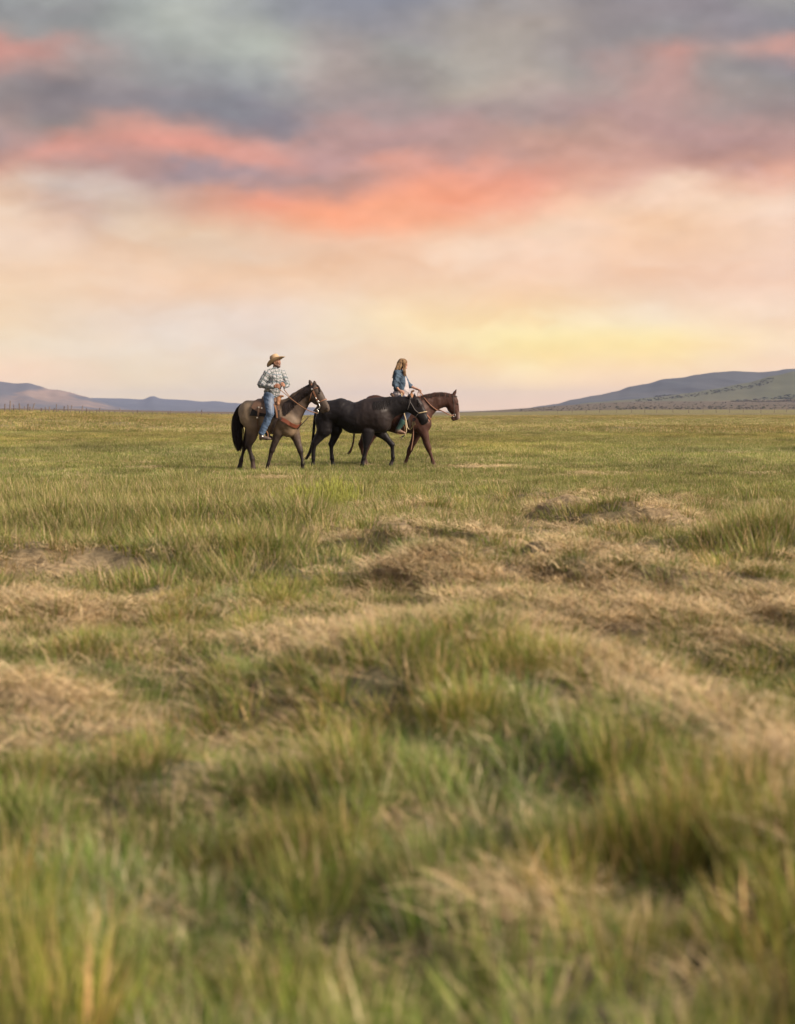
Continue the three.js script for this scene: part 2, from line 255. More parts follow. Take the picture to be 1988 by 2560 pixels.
// lake beyond the middle of the meadow
{
  const g = new THREE.PlaneGeometry(5200, 3600); g.rotateX(-Math.PI / 2);
  const m = mesh('lake', g, new THREE.MeshPhysicalMaterial({ color: new THREE.Color().setRGB(0.08, 0.11, 0.17), roughness: 0.5, bumpMap: litter, bumpScale: 0.02 }));
  m.position.set(-1500, -2.2, -2750); tag(m, 'thin strip of pale blue lake behind the meadow', 'lake', { kind: 'structure' });
}
// ------------------------------------------------------------------ hills: a crest line with slopes and gullies in front of it
function hill(name, label, profile, dist, spread, cols, seed, gully = 0.3) {
  const nu = 220, nv = 60, pos = [], col = [], idx = [];
  const px0 = profile[0][0], px1 = profile[profile.length - 1][0];
  const crest = (px) => { let i = 0; while (i < profile.length - 2 && px > profile[i + 1][0]) i++; const a = profile[i], b = profile[i + 1], t = clamp((px - a[0]) / (b[0] - a[0])); const s = t * t * (3 - 2 * t); return lerp(a[1], b[1], lerp(t, s, 0.6)); };
  for (let j = 0; j <= nv; j++) for (let i = 0; i <= nu; i++) {
    const t = i / nu, v = j / nv, px = lerp(px0, px1, t);
    const top = (HORIZON - crest(px)) / F * dist + EYE, back = v > 0.78;
    const d = dist - spread * (0.78 - v), x = (px - W0 / 2) / F * d;
    const s = back ? 1 - sstep(0.78, 1.25, v) : v / 0.78;
    const n = fbm(x * 0.006 + seed, d * 0.0016 + seed, 5, seed), ridge = 1 - Math.abs(2 * fbm(x * 0.0045 + v * 1.4 + seed * 3, d * 0.0011, 4, seed + 5) - 1);
    const h = top * (Math.pow(s, 1.25)) * (1 - gully * (1 - ridge) * 4 * s * (1 - s)) + (n - 0.5) * top * 0.25 * s * (1 - s) * 2 - 6 * (1 - s);
    pos.push(x, h, -d);
    const m = fbm(x * 0.009 + 3, d * 0.004, 4, seed + 11), f = fbm(x * 0.05, d * 0.02, 3, seed + 13), w = sstep(0.4, 0.6, m), u = sstep(0.5, 0.62, ridge * 0.6 + f * 0.35);
    for (let c = 0; c < 3; c++) col.push(lerp(lerp(cols[0][c], cols[1][c], w), cols[2][c], u * 0.6) * (0.8 + 0.4 * f));
  }
  for (let j = 0; j < nv; j++) for (let i = 0; i < nu; i++) { const p = j * (nu + 1) + i, q = p + nu + 1; idx.push(p, p + 1, q, q, p + 1, q + 1); }
  const g = new THREE.BufferGeometry(); g.setAttribute('position', new THREE.Float32BufferAttribute(pos, 3)); g.setAttribute('color', new THREE.Float32BufferAttribute(col, 3)); g.setIndex(idx); g.computeVertexNormals();
  return tag(mesh(name, g, vmat(1)), label, 'hill', { kind: 'structure' });
}
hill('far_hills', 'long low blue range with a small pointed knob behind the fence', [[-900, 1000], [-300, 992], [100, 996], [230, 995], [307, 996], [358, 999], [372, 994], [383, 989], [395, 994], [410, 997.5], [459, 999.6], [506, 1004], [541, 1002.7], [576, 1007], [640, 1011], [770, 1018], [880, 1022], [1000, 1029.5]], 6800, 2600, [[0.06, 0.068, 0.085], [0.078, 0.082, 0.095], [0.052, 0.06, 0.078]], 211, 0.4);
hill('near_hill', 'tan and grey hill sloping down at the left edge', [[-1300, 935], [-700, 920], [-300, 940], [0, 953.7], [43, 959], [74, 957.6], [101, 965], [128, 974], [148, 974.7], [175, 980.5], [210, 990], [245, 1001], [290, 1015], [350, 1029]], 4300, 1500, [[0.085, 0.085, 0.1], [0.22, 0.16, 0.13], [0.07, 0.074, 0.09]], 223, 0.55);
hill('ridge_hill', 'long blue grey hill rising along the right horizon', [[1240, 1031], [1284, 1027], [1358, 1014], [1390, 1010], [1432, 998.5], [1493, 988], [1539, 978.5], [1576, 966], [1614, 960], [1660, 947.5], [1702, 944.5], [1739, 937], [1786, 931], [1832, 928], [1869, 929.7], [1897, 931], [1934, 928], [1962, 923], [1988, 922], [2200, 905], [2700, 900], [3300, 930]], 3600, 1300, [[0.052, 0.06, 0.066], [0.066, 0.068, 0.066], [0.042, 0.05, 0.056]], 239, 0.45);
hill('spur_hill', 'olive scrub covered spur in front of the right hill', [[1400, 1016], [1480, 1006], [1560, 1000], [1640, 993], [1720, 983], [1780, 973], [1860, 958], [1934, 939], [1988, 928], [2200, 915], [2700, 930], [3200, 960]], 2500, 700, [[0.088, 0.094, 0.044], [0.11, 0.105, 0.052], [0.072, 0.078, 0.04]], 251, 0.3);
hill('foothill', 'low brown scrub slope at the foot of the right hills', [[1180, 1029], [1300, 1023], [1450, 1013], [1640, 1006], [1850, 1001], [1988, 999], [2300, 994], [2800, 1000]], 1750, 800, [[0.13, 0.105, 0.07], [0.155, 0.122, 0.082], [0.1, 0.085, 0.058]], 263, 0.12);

// ------------------------------------------------------------------ bodies: tapered capsules joined by a smooth minimum, meshed as surface nets
// a bone: { a, b: [x, y, z], ra, rb, kz: width across z, k: blend, col, tint? }
let chains = 0;
function chain(list, pts, { kz = 1, k = 0.035, col, tint } = {}) {
  chains++;
  for (let i = 0; i < Math.max(1, pts.length - 1); i++) { const p = pts[i], q = pts[Math.min(i + 1, pts.length - 1)]; list.push({ a: p.slice(0, 3), b: q.slice(0, 3), ra: p[3], rb: q[3], kz: p[4] ?? kz, kzb: q[4] ?? kz, k, col: p[5] ?? col, colb: q[5] ?? col, tint, id: chains }); }
}
let boneT = 0;
function boneDist(o, x, y, z) {
  const ax = x - o.a[0], ay = y - o.a[1], az = z - o.a[2], bx = o.b[0] - o.a[0], by = o.b[1] - o.a[1], bz = o.b[2] - o.a[2];
  const l = bx * bx + by * by + bz * bz; let t = l > 1e-9 ? (ax * bx + ay * by + az * bz) / l : 0; t = t < 0 ? 0 : t > 1 ? 1 : t; boneT = t;
  const dx = ax - bx * t, dy = ay - by * t, dz = (az - bz * t) / (o.kz + (o.kzb - o.kz) * t);
  return Math.sqrt(dx * dx + dy * dy + dz * dz) - (o.ra + (o.rb - o.ra) * t);
}
const smin = (a, b, k) => { const h = Math.max(k - Math.abs(a - b), 0) / k; return Math.min(a, b) - h * h * k * 0.25; };
const INNER = 0.008;   // blend inside one chain; chains meet each other with their own k
function sdf(bones, x, y, z) { let d = 9, c = 9, id = -1, k = 0.03; for (const o of bones) { const e = boneDist(o, x, y, z); if (o.id !== id) { if (id >= 0) d = d > 8 ? c : smin(d, c, k); c = e; id = o.id; k = o.k; } else c = smin(c, e, INNER); } return d > 8 ? c : smin(d, c, k); }
function net(bones, cell, grow = 0, colour) {
  const lo = [9e9, 9e9, 9e9], hi = [-9e9, -9e9, -9e9];
  const boxes = bones.map((o) => { const b = [[], []]; for (let c = 0; c < 3; c++) { const s = c === 2 ? Math.max(o.kz, o.kzb, 1) : 1, m = (Math.max(o.ra, o.rb) + grow) * s + 0.06; b[0][c] = Math.min(o.a[c], o.b[c]) - m; b[1][c] = Math.max(o.a[c], o.b[c]) + m; lo[c] = Math.min(lo[c], b[0][c]); hi[c] = Math.max(hi[c], b[1][c]); } return b; });
  const n = [0, 1, 2].map((c) => Math.ceil((hi[c] - lo[c]) / cell) + 2), f = new Float32Array(n[0] * n[1] * n[2]).fill(0.5), sy = n[0], sz = n[0] * n[1];
  const groups = []; bones.forEach((o, i) => { const g = groups[groups.length - 1]; if (g && g.id === o.id) g.list.push(i); else groups.push({ id: o.id, list: [i] }); });
  for (const { list } of groups) {
    const l = [0, 1, 2].map((c) => Math.min(...list.map((i) => boxes[i][0][c]))), h = [0, 1, 2].map((c) => Math.max(...list.map((i) => boxes[i][1][c]))), k0 = bones[list[0]].k;
    const i0 = [0, 1, 2].map((c) => Math.max(0, Math.floor((l[c] - lo[c]) / cell))), i1 = [0, 1, 2].map((c) => Math.min(n[c] - 1, Math.ceil((h[c] - lo[c]) / cell)));
    for (let z = i0[2]; z <= i1[2]; z++) for (let y = i0[1]; y <= i1[1]; y++) for (let x = i0[0]; x <= i1[0]; x++) { const k = x + y * sy + z * sz; let e = 9; for (const i of list) { const q = boneDist(bones[i], lo[0] + x * cell, lo[1] + y * cell, lo[2] + z * cell) - grow; e = e > 8 ? q : smin(e, q, INNER); } f[k] = smin(f[k], e, k0); }
  }
  const at_ = new Int32Array(f.length).fill(-1), pos = [], idx = [];
  for (let z = 0; z < n[2] - 1; z++) for (let y = 0; y < n[1] - 1; y++) for (let x = 0; x < n[0] - 1; x++) {
    const k = x + y * sy + z * sz; let neg = 0, cnt = 0, px = 0, py = 0, pz = 0; const v = [];
    for (let c = 0; c < 8; c++) { const q = f[k + (c & 1) + (c >> 1 & 1) * sy + (c >> 2) * sz]; v.push(q); if (q < 0) neg++; }
    if (neg === 0 || neg === 8) continue;
    for (let c = 0; c < 8; c++) for (const b of [1, 2, 4]) { const e = c | b; if (e === c || (v[c] < 0) === (v[e] < 0)) continue; const t = v[c] / (v[c] - v[e]); px += (c & 1) + ((e & 1) - (c & 1)) * t; py += (c >> 1 & 1) + ((e >> 1 & 1) - (c >> 1 & 1)) * t; pz += (c >> 2) + ((e >> 2) - (c >> 2)) * t; cnt++; }
    at_[k] = pos.length / 3; pos.push(lo[0] + (x + px / cnt) * cell, lo[1] + (y + py / cnt) * cell, lo[2] + (z + pz / cnt) * cell);
  }
  for (let z = 1; z < n[2] - 1; z++) for (let y = 1; y < n[1] - 1; y++) for (let x = 1; x < n[0] - 1; x++) {
    const k = x + y * sy + z * sz, s = f[k] < 0;
    const quad = (a, b, c, d, flip) => { if (a < 0 || b < 0 || c < 0 || d < 0) return; if (flip) idx.push(a, c, b, a, d, c); else idx.push(a, b, c, a, c, d); };
    if (s !== (f[k + 1] < 0)) quad(at_[k - sy - sz], at_[k - sz], at_[k], at_[k - sy], !s);
    if (s !== (f[k + sy] < 0)) quad(at_[k - 1 - sz], at_[k - 1], at_[k], at_[k - sz], !s);
    if (s !== (f[k + sz] < 0)) quad(at_[k - 1 - sy], at_[k - sy], at_[k], at_[k - 1], !s);
  }
  const col = [];
  for (let i = 0; i < pos.length; i += 3) {
    const x = pos[i], y = pos[i + 1], z = pos[i + 2]; let best = 9; const ds = [];
    for (const o of bones) { const e = boneDist(o, x, y, z) - grow; ds.push([e, o, boneT]); if (e < best) best = e; }
    let w = 0, r = 0, g = 0, b = 0, near = null, nt = 0;
    for (const [e, o, t] of ds) { if (e === best) { near = o; nt = t; } if (e > best + 0.09) continue; const q = Math.exp(-(e - best) / 0.016); w += q; r += q * lerp(o.col[0], o.colb[0], t); g += q * lerp(o.col[1], o.colb[1], t); b += q * lerp(o.col[2], o.colb[2], t); }
    let c = [r / w, g / w, b / w]; if (colour) c = colour(c, x, y, z, near, nt); col.push(...c);
  }
  const geo = new THREE.BufferGeometry(); geo.setAttribute('position', new THREE.Float32BufferAttribute(pos, 3)); geo.setAttribute('color', new THREE.Float32BufferAttribute(col, 3)); geo.setIndex(idx); geo.computeVertexNormals(); return geo;
}
function moved(geo, o) { geo.translate(-o[0], -o[1], -o[2]); return geo; }
// hair and cords: thin tapering tubes along point lists
function strand(pts, r0, r1, col, seg = 9, sides = 5) {
  const cv = new THREE.CatmullRomCurve3(pts.map((p) => new THREE.Vector3(...p))), fr = cv.computeFrenetFrames(seg, false), pos = [], cl = [], idx = [];
  for (let i = 0; i <= seg; i++) { const p = cv.getPoint(i / seg), r = lerp(r0, r1, i / seg); for (let j = 0; j < sides; j++) { const a = j / sides * 2 * Math.PI, c = Math.cos(a) * r, s = Math.sin(a) * r; pos.push(p.x + fr.normals[i].x * c + fr.binormals[i].x * s, p.y + fr.normals[i].y * c + fr.binormals[i].y * s, p.z + fr.normals[i].z * c + fr.binormals[i].z * s); cl.push(...col); } }
  for (let i = 0; i < seg; i++) for (let j = 0; j < sides; j++) { const a = i * sides + j, b = i * sides + (j + 1) % sides; idx.push(a, b, a + sides, b, b + sides, a + sides); }
  for (const e of [0, seg]) for (let j = 1; j < sides - 1; j++) idx.push(e * sides, e * sides + (e ? j : j + 1), e * sides + (e ? j + 1 : j));
  const g = new THREE.BufferGeometry(); g.setAttribute('position', new THREE.Float32BufferAttribute(pos, 3)); g.setAttribute('color', new THREE.Float32BufferAttribute(cl, 3)); g.setIndex(idx); g.computeVertexNormals(); return g;
}
// a strap: rectangular section swept along points, its flat side along the normals
function strap(pts, nrm, w, t, closed = false) {
  const n = pts.length, pos = [], idx = [], T = new THREE.Vector3(), N = new THREE.Vector3(), B = new THREE.Vector3();
  for (let i = 0; i < n; i++) {
    const p = pts[closed ? (i + n - 1) % n : Math.max(0, i - 1)], q = pts[closed ? (i + 1) % n : Math.min(n - 1, i + 1)];
    T.set(q[0] - p[0], q[1] - p[1], q[2] - p[2]).normalize(); N.set(...nrm[i]); N.addScaledVector(T, -N.dot(T)).normalize(); B.crossVectors(T, N);
    const ww = Array.isArray(w) ? lerp(w[0], w[1], i / (n - 1)) : w;
    for (const [a, b] of [[-1, -1], [1, -1], [1, 1], [-1, 1]]) pos.push(pts[i][0] + B.x * a * ww / 2 + N.x * b * t / 2, pts[i][1] + B.y * a * ww / 2 + N.y * b * t / 2, pts[i][2] + B.z * a * ww / 2 + N.z * b * t / 2);
  }
  for (let i = 0; i < (closed ? n : n - 1); i++) for (let j = 0; j < 4; j++) { const a = i * 4 + j, b = i * 4 + (j + 1) % 4, c = (i + 1) % n * 4 + j, d = (i + 1) % n * 4 + (j + 1) % 4; idx.push(a, b, c, b, d, c); }
  if (!closed) { const e = (n - 1) * 4; idx.push(0, 2, 1, 0, 3, 2, e, e + 1, e + 2, e, e + 2, e + 3); }
  const g = new THREE.BufferGeometry(); g.setAttribute('position', new THREE.Float32BufferAttribute(pos, 3)); g.setIndex(idx); const f = g.toNonIndexed(); f.computeVertexNormals(); return f;
}
const resample = (pts, n) => { const cv = new THREE.CatmullRomCurve3(pts.map((p) => new THREE.Vector3(...p)), false, 'centripetal'); return Array.from({ length: n }, (_, i) => cv.getPoint(i / (n - 1)).toArray()); };

const MT = {
  tan: mat([0.22, 0.1, 0.055], 0.6), saddle: mat([0.13, 0.075, 0.048], 0.6), saddleLight: mat([0.24, 0.12, 0.06], 0.55), darkLeather: mat([0.05, 0.035, 0.03], 0.55), redLeather: mat([0.17, 0.05, 0.026], 0.55),
  pad: mat([0.018, 0.017, 0.018], 0.95), felt: mat([0.13, 0.1, 0.095], 0.95), silver: mat([0.75, 0.75, 0.74], 0.3, { metalness: 0.9 }), rope: mat([0.4, 0.32, 0.2], 0.9), ropePink: mat([0.3, 0.165, 0.11], 0.9), blackRope: mat([0.05, 0.04, 0.045], 0.9), greyRope: mat([0.14, 0.13, 0.125], 0.9),
  eye: mat([0.012, 0.01, 0.009], 0.12), coat: vmat(0.58, { specularIntensity: 0.4, sheen: 0.08, sheenRoughness: 0.5, sheenColor: new THREE.Color(0.5, 0.45, 0.42) }), blackCoat: vmat(0.48, { specularIntensity: 0.4 }), hair: vmat(0.6, { specularIntensity: 0.35 }), skin: vmat(0.55), cloth: vmat(0.95), hatStraw: mat([0.44, 0.31, 0.185], 0.85), hatBand: mat([0.22, 0.13, 0.07], 0.7),
};
MT.rub = MT.saddle;

// ------------------------------------------------------------------ a horse from traced joints
// M: { ox, oy, sc } turns tracing coordinates into photograph pixels; D: metres to the horse's middle plane; yaw: how far its head end comes nearer
function Horse({ D, M, xc, yaw, base }) {
  const s = D / F, H = { bones: [], D, s };
  H.px = (x, y) => [M.ox + x / M.sc, M.oy + y / M.sc];
  H.zc = (x) => (x - xc) / M.sc * s * Math.tan(yaw);
  H.P = (x, y, z = 0) => { const q = H.px(x, y); return at(q[0], q[1], D - z - H.zc(x)); };
  H.r = (r) => r / M.sc * s;
  H.add = (pts, o) => chain(H.bones, pts.map((p) => [...H.P(p[0], p[1], p[2] ?? 0), H.r(p[3]), p[4], p[5]]), o);
  H.base = at(...H.px(...base), D); H.base[1] = height(H.base[0], H.base[2]);
  // the point of the skin seen at (x, y) on the near (+1) or far (-1) side, `off` metres out
  H.skin = (x, y, off = 0.008, side = 1) => {
    const c = H.P(x, y, 0); let z = side * 0.75;
    for (let i = 0; i < 60; i++) { const p = H.P(x, y, z), d = sdf(H.bones, ...p) - off; if (d < 0.002) return p; z -= side * Math.max(d * 0.6, 0.002); if (z * side < 0) break; }
    return c;
  };
  H.normal = (p) => { const e = 0.01, d = (i) => { const a = [...p], b = [...p]; a[i] += e; b[i] -= e; return sdf(H.bones, ...a) - sdf(H.bones, ...b); }; return new THREE.Vector3(d(0), d(1), d(2)).normalize().toArray(); };
  H.band = (pts, w, t, { off = 0.008, side = 1, n = 18 } = {}) => { const q = resample(pts.map((p) => [p[0], p[1], 0]), n).map((p) => H.skin(p[0], p[1], off, side)); return strap(q, q.map(H.normal), w, t); };

  // a shell laid over the back: x from x0 to x1, hanging to the angle phi(t) on each side
  H.wrap = (x0, x1, yAxis, phi, off, thick, slant = 0, nx = 16, np = 26) => {
    const inner = [], outer = [];
    for (let i = 0; i <= nx; i++) for (let j = 0; j <= np; j++) {
      const x = lerp(x0 + slant * (1 - Math.abs(lerp(-1, 1, j / np))), x1, i / nx), a = lerp(-1, 1, j / np) * phi(i / nx), c = H.P(x, yAxis, 0);
      let r = 0.1; for (let k = 0; k < 40; k++) { const d = sdf(H.bones, c[0], c[1] + Math.cos(a) * r, c[2] + Math.sin(a) * r) - off; if (d > -0.001) break; r += Math.max(0.003, -d * 0.8); }
      inner.push([c[0], c[1] + Math.cos(a) * r, c[2] + Math.sin(a) * r]); outer.push([c[0], c[1] + Math.cos(a) * (r + thick), c[2] + Math.sin(a) * (r + thick)]);
    }
    const pos = [...inner, ...outer].flat(), idx = [], m = np + 1, N = inner.length;
    for (let i = 0; i < nx; i++) for (let j = 0; j < np; j++) { const a = i * m + j, b = a + m; idx.push(a, b, a + 1, a + 1, b, b + 1, N + a, N + a + 1, N + b, N + a + 1, N + b + 1, N + b); }
    for (let i = 0; i < nx; i++) for (const j of [0, np]) { const a = i * m + j, b = a + m; idx.push(a, b, N + a, b, N + b, N + a); }
    for (let j = 0; j < np; j++) for (const i of [0, nx]) { const a = i * m + j, b = a + 1; idx.push(a, b, N + a, b, N + b, N + a); }
    const g = new THREE.BufferGeometry(); g.setAttribute('position', new THREE.Float32BufferAttribute(pos, 3)); g.setIndex(idx); const f = g.toNonIndexed(); f.computeVertexNormals(); return f;
  };
  return H;
}
function hairMass(rng, n, path, spread, r0, r1, cols, wave = 0.01) {
  const gs = [];
  for (let i = 0; i < n; i++) {
    const o = [rng() - 0.5, rng() - 0.5, rng() - 0.5], e = [rng() - 0.5, rng() - 0.5, rng() - 0.5], len = 0.82 + rng() * 0.18, ph = rng() * 6;
    const pts = path.map((p, k) => { const t = k / (path.length - 1), w = spread(t); return [p[0] + (o[0] + e[0] * t * 0.6) * w + Math.sin(ph + k * 1.3) * wave, p[1] + (o[1] * 0.4) * w, p[2] + (o[2] + e[2] * t * 0.6) * w]; });
    const c = new THREE.CatmullRomCurve3(pts.map((p) => new THREE.Vector3(...p)));
    gs.push(strand(Array.from({ length: 7 }, (_, k) => c.getPoint(k / 6 * len).toArray()), r0, r1, cols[Math.floor(rng() * cols.length)], 10, 4));
  }
  return mergeGeometries(gs);
}
// slight unevenness of muscle under the skin
function folds(geo, amp) { const p = geo.attributes.position, n = geo.attributes.normal; for (let i = 0; i < p.count; i++) { const x = p.getX(i), y = p.getY(i), z = p.getZ(i), w = fbm(x * 9 + z * 6, y * 13 + x * 7, 3, 321), d = (1 - Math.abs(2 * w - 1) * 2.2 - 0.3) * amp; p.setXYZ(i, x + n.getX(i) * d, y + n.getY(i) * d, z + n.getZ(i) * d); } geo.computeVertexNormals(); return geo; }
function muscled(geo, amp) { const p = geo.attributes.position, n = geo.attributes.normal; for (let i = 0; i < p.count; i++) { const x = p.getX(i), y = p.getY(i), z = p.getZ(i), d = (fbm(x * 7 + z * 3, y * 6, 3, 311) - 0.5) * amp; p.setXYZ(i, x + n.getX(i) * d, y + n.getY(i) * d, z + n.getZ(i) * d); } geo.computeVertexNormals(); return geo; }
function finishHorse(H, name, label, hair, eyeAt, colour, material = MT.coat) {
  const g = thing(name, label, 'horse', H.base);
  mesh('body', moved(muscled(net(H.bones, 0.014, 0, colour), 0.026), H.base), material, g);
  for (const [n, geo] of hair) mesh(n, moved(geo, H.base), MT.hair, g);
  for (const side of [1, -1]) { const p = H.skin(eyeAt[0], eyeAt[1], -0.008, side), e = new THREE.SphereGeometry(0.021, 12, 9); e.translate(...p); mesh('eye', moved(e, H.base), MT.eye, g); }
  return g;
}
const mottle = (amp) => (c, x, y, z) => { const n = 1 + (fbm(x * 7, y * 7 + z * 5, 3, 301) - 0.5) * amp + (fbm(x * 40, y * 25, 2, 305) - 0.5) * amp * 0.5; return [c[0] * n, c[1] * n, c[2] * n]; };

// ================================================================== the grullo horse carrying the man
const rg = mulberry(5);
const G = Horse({ D: 34.3, M: { ox: 560, oy: 860, sc: 5.653 }, xc: 680, yaw: 0.26, base: [640, 1770] });
{
  const B = [0.215, 0.165, 0.115], BR = [0.19, 0.138, 0.09], SH = [0.145, 0.108, 0.078], NK = [0.075, 0.054, 0.042], HD = [0.062, 0.047, 0.039], DK = [0.024, 0.017, 0.0155], BL = [0.012, 0.009, 0.009], HF = [0.07, 0.048, 0.04], MZ = [0.1, 0.075, 0.06];
  G.add([[362, 955, 0.0, 158, 1.12, B], [540, 965, 0, 172, 1.08, B], [700, 1045, 0, 232, 0.86, B], [862, 1080, 0, 212, 0.92, SH]], { k: 0.08 });
  G.add([[770, 890, 0, 105, 0.75, SH], [890, 900, 0, 110, 0.75, SH]], { k: 0.08 });
  G.add([[900, 1120, 0.1, 170, 0.75, SH], [905, 1200, 0.09, 115, 0.8, BR]], { k: 0.06 });
  G.add([[930, 1090, -0.1, 165, 0.75, SH], [940, 1200, -0.08, 110, 0.8, BR]], { k: 0.06 });
  G.add([[960, 930, 0, 185, 0.72, NK], [1050, 830, 0, 150, 0.6, NK], [1120, 760, 0, 128, 0.55, NK], [1200, 705, 0, 112, 0.55, NK]], { k: 0.08 });
  G.add([[1260, 715, 0, 112, 0.6, HD], [1310, 760, 0, 94, 0.62, HD], [1385, 852, 0, 60, 0.66, HD], [1432, 908, 0, 45, 0.8, MZ]], { k: 0.05 });
  G.add([[1285, 645, 0, 82, 0.72, HD], [1330, 690, 0, 62, 1.0, HD], [1405, 810, 0, 46, 0.8, HD], [1445, 880, 0, 42, 0.95, HD]], { k: 0.04 });
  G.add([[1402, 948, 0, 29, 1, MZ], [1384, 938, 0, 32, 1, HD]], { k: 0.03 });
  G.add([[1456, 926, 0, 35, 1.1, MZ]], { k: 0.03 });
  for (const z of [1, -1]) G.add([[1460, 908, z * 0.05, 13, 1, BL]], { k: 0.012 });
  G.add([[1237, 580, 0.055, 30, 0.7, HD], [1222, 545, 0.065, 25, 0.6, HD], [1202, 503, 0.07, 5, 0.6, DK]], { k: 0.02 });
  G.add([[1288, 572, -0.05, 28, 0.7, HD], [1284, 545, -0.06, 22, 0.6, HD], [1277, 515, -0.065, 5, 0.6, DK]], { k: 0.02 });
  // legs: near fore, far fore, near hind, far hind
  G.add([[790, 1200, 0.15, 98, 0.7, SH], [750, 1310, 0.15, 64, 0.8, HD], [702, 1435, 0.15, 40, 0.95, DK], [679, 1500, 0.15, 40, 1, DK], [666, 1545, 0.15, 27, 1, DK], [648, 1615, 0.15, 23, 1, DK], [628, 1685, 0.15, 30, 1, DK], [616, 1728, 0.15, 23, 1, BL], [606, 1772, 0.15, 31, 1, BL]], { k: 0.03 });
  G.add([[985, 1230, -0.13, 95, 0.7, SH], [1018, 1320, -0.13, 66, 0.8, NK], [1062, 1450, -0.13, 46, 0.95, HD], [1085, 1525, -0.13, 42, 1, DK], [1094, 1570, -0.13, 29, 1, DK], [1108, 1640, -0.13, 25, 1, DK], [1113, 1695, -0.13, 32, 1, BL], [1111, 1728, -0.13, 26, 1, BL], [1110, 1755, -0.13, 33, 1, BL]], { k: 0.03 });
  G.add([[372, 1050, 0.13, 150, 0.62, B], [425, 1160, 0.14, 108, 0.72, BR], [392, 1310, 0.14, 76, 0.72, NK], [350, 1425, 0.14, 49, 0.85, DK], [360, 1480, 0.14, 31, 1, DK], [380, 1555, 0.14, 25, 1, DK], [403, 1630, 0.14, 33, 1, DK], [409, 1680, 0.14, 26, 1, HF], [414, 1752, 0.14, 38, 1, HF]], { k: 0.035 });
  G.add([[362, 1050, -0.13, 140, 0.6, B], [395, 1170, -0.14, 100, 0.7, BR], [350, 1320, -0.14, 66, 0.72, NK], [300, 1435, -0.14, 45, 0.85, DK], [284, 1490, -0.14, 29, 1, DK], [264, 1560, -0.14, 24, 1, DK], [246, 1640, -0.14, 31, 1, DK], [238, 1685, -0.14, 25, 1, DK], [224, 1738, -0.14, 33, 1, BL]], { k: 0.035 });
  const dark = [BL, DK, [0.018, 0.012, 0.011]];
  const tail = hairMass(rg, 170, [[325, 822], [262, 862], [218, 950], [190, 1090], [196, 1260], [212, 1400], [205, 1520]].map(([x, y]) => G.P(x, y, 0)), (t) => lerp(0.03, 0.19, sstep(0, 0.5, t)) * (1 - 0.75 * sstep(0.75, 1, t)), 0.01, 0.004, dark, 0.006);
  const crest = resample([[860, 800], [950, 752], [1080, 648], [1190, 588], [1260, 552]].map((p) => [p[0], p[1], 0]), 34), mg = [];
  for (const c of crest) for (let k = 0; k < 14; k++) {
    const t = (c[0] - 860) / 400, len = lerp(215, 120, t) * (0.55 + 0.5 * rg()), jx = (rg() - 0.5) * 24, top = G.P(c[0] + jx, c[1] - 4 + rg() * 10, 0.015 * (rg() - 0.3));
    const a = G.skin(c[0] + jx - 4, c[1] + len * 0.25 + 12, 0.012), b = G.skin(c[0] + jx - 22 + rg() * 10, c[1] + len * 0.72 + 14, 0.014), e = G.skin(c[0] + jx - 34 + rg() * 24, c[1] + len + 10, 0.012);
    mg.push(strand([top, a, b, e], 0.015, 0.005, dark[k % 3], 7, 4));
  }
  for (let k = 0; k < 16; k++) { const a = G.P(1275 + rg() * 30, 566, (rg() - 0.5) * 0.05), b = G.skin(1330 + rg() * 20, 612, 0.012), e = G.skin(1350 + rg() * 18, 650 + rg() * 40, 0.012); mg.push(strand([a, b, e], 0.009, 0.003, dark[k % 3], 6, 4)); }
  finishHorse(G, 'horse', 'grey brown horse with black mane and tail, saddled under the man in the hat', [['mane', mergeGeometries(mg)], ['tail', tail]], [1345, 692], mottle(0.35));

  // western saddle
  const sd = thing('saddle', 'brown western saddle with dark pad on the grey brown horse', 'saddle', G.base), put = (n, g, m, p = sd) => mesh(n, moved(g, G.base), m, p);
  put('saddle_pad', G.wrap(380, 800, 1040, (t) => lerp(1.42, 1.6, t), 0.004, 0.016, 130), MT.pad);
  put('skirt', G.wrap(400, 800, 1040, (t) => 0.95 + 0.3 * Math.sin(Math.PI * clamp(t * 1.05)) + 0.12 * t, 0.022, 0.012, 100), MT.saddle);
  const sb = []; const C1 = [1, 1, 1];
  const addS = (pts, o) => chain(sb, pts.map((p) => [...G.P(p[0], p[1], p[2]), G.r(p[3]), p[4], C1]), o);
  addS([[600, 815, 0, 62, 2.3], [660, 835, 0, 52, 2.5], [720, 810, 0, 58, 2.3]], { k: 0.05, col: C1 });
  put('seat', net(sb, 0.014), MT.saddle);
  const cb = []; for (const z of [-1, 1]) chain(cb, [[...G.P(560, 762, 0), G.r(22), 1, C1], [...G.P(566, 772, z * 0.1), G.r(22), 1, C1], [...G.P(590, 815, z * 0.17), G.r(20), 1, C1]], { k: 0.03, col: C1 });
  put('cantle', net(cb, 0.012), MT.saddle);
  const fb = []; for (const z of [-1, 1]) chain(fb, [[...G.P(775, 772, 0), G.r(30), 1, C1], [...G.P(770, 785, z * 0.09), G.r(32), 1, C1], [...G.P(765, 850, z * 0.19), G.r(26), 1, C1]], { k: 0.03, col: C1 });
  put('fork', net(fb, 0.012), MT.saddleLight);
  const hb = []; chain(hb, [[...G.P(790, 775, 0), G.r(18), 1, C1], [...G.P(800, 742, 0), G.r(17), 1, C1]], { k: 0.03, col: C1 }); chain(hb, [[...G.P(790, 738, 0), G.r(16), 1.4, C1], [...G.P(835, 738, 0), G.r(14), 1.4, C1]], { k: 0.02, col: C1 });
  put('horn', net(hb, 0.009), MT.saddleLight);
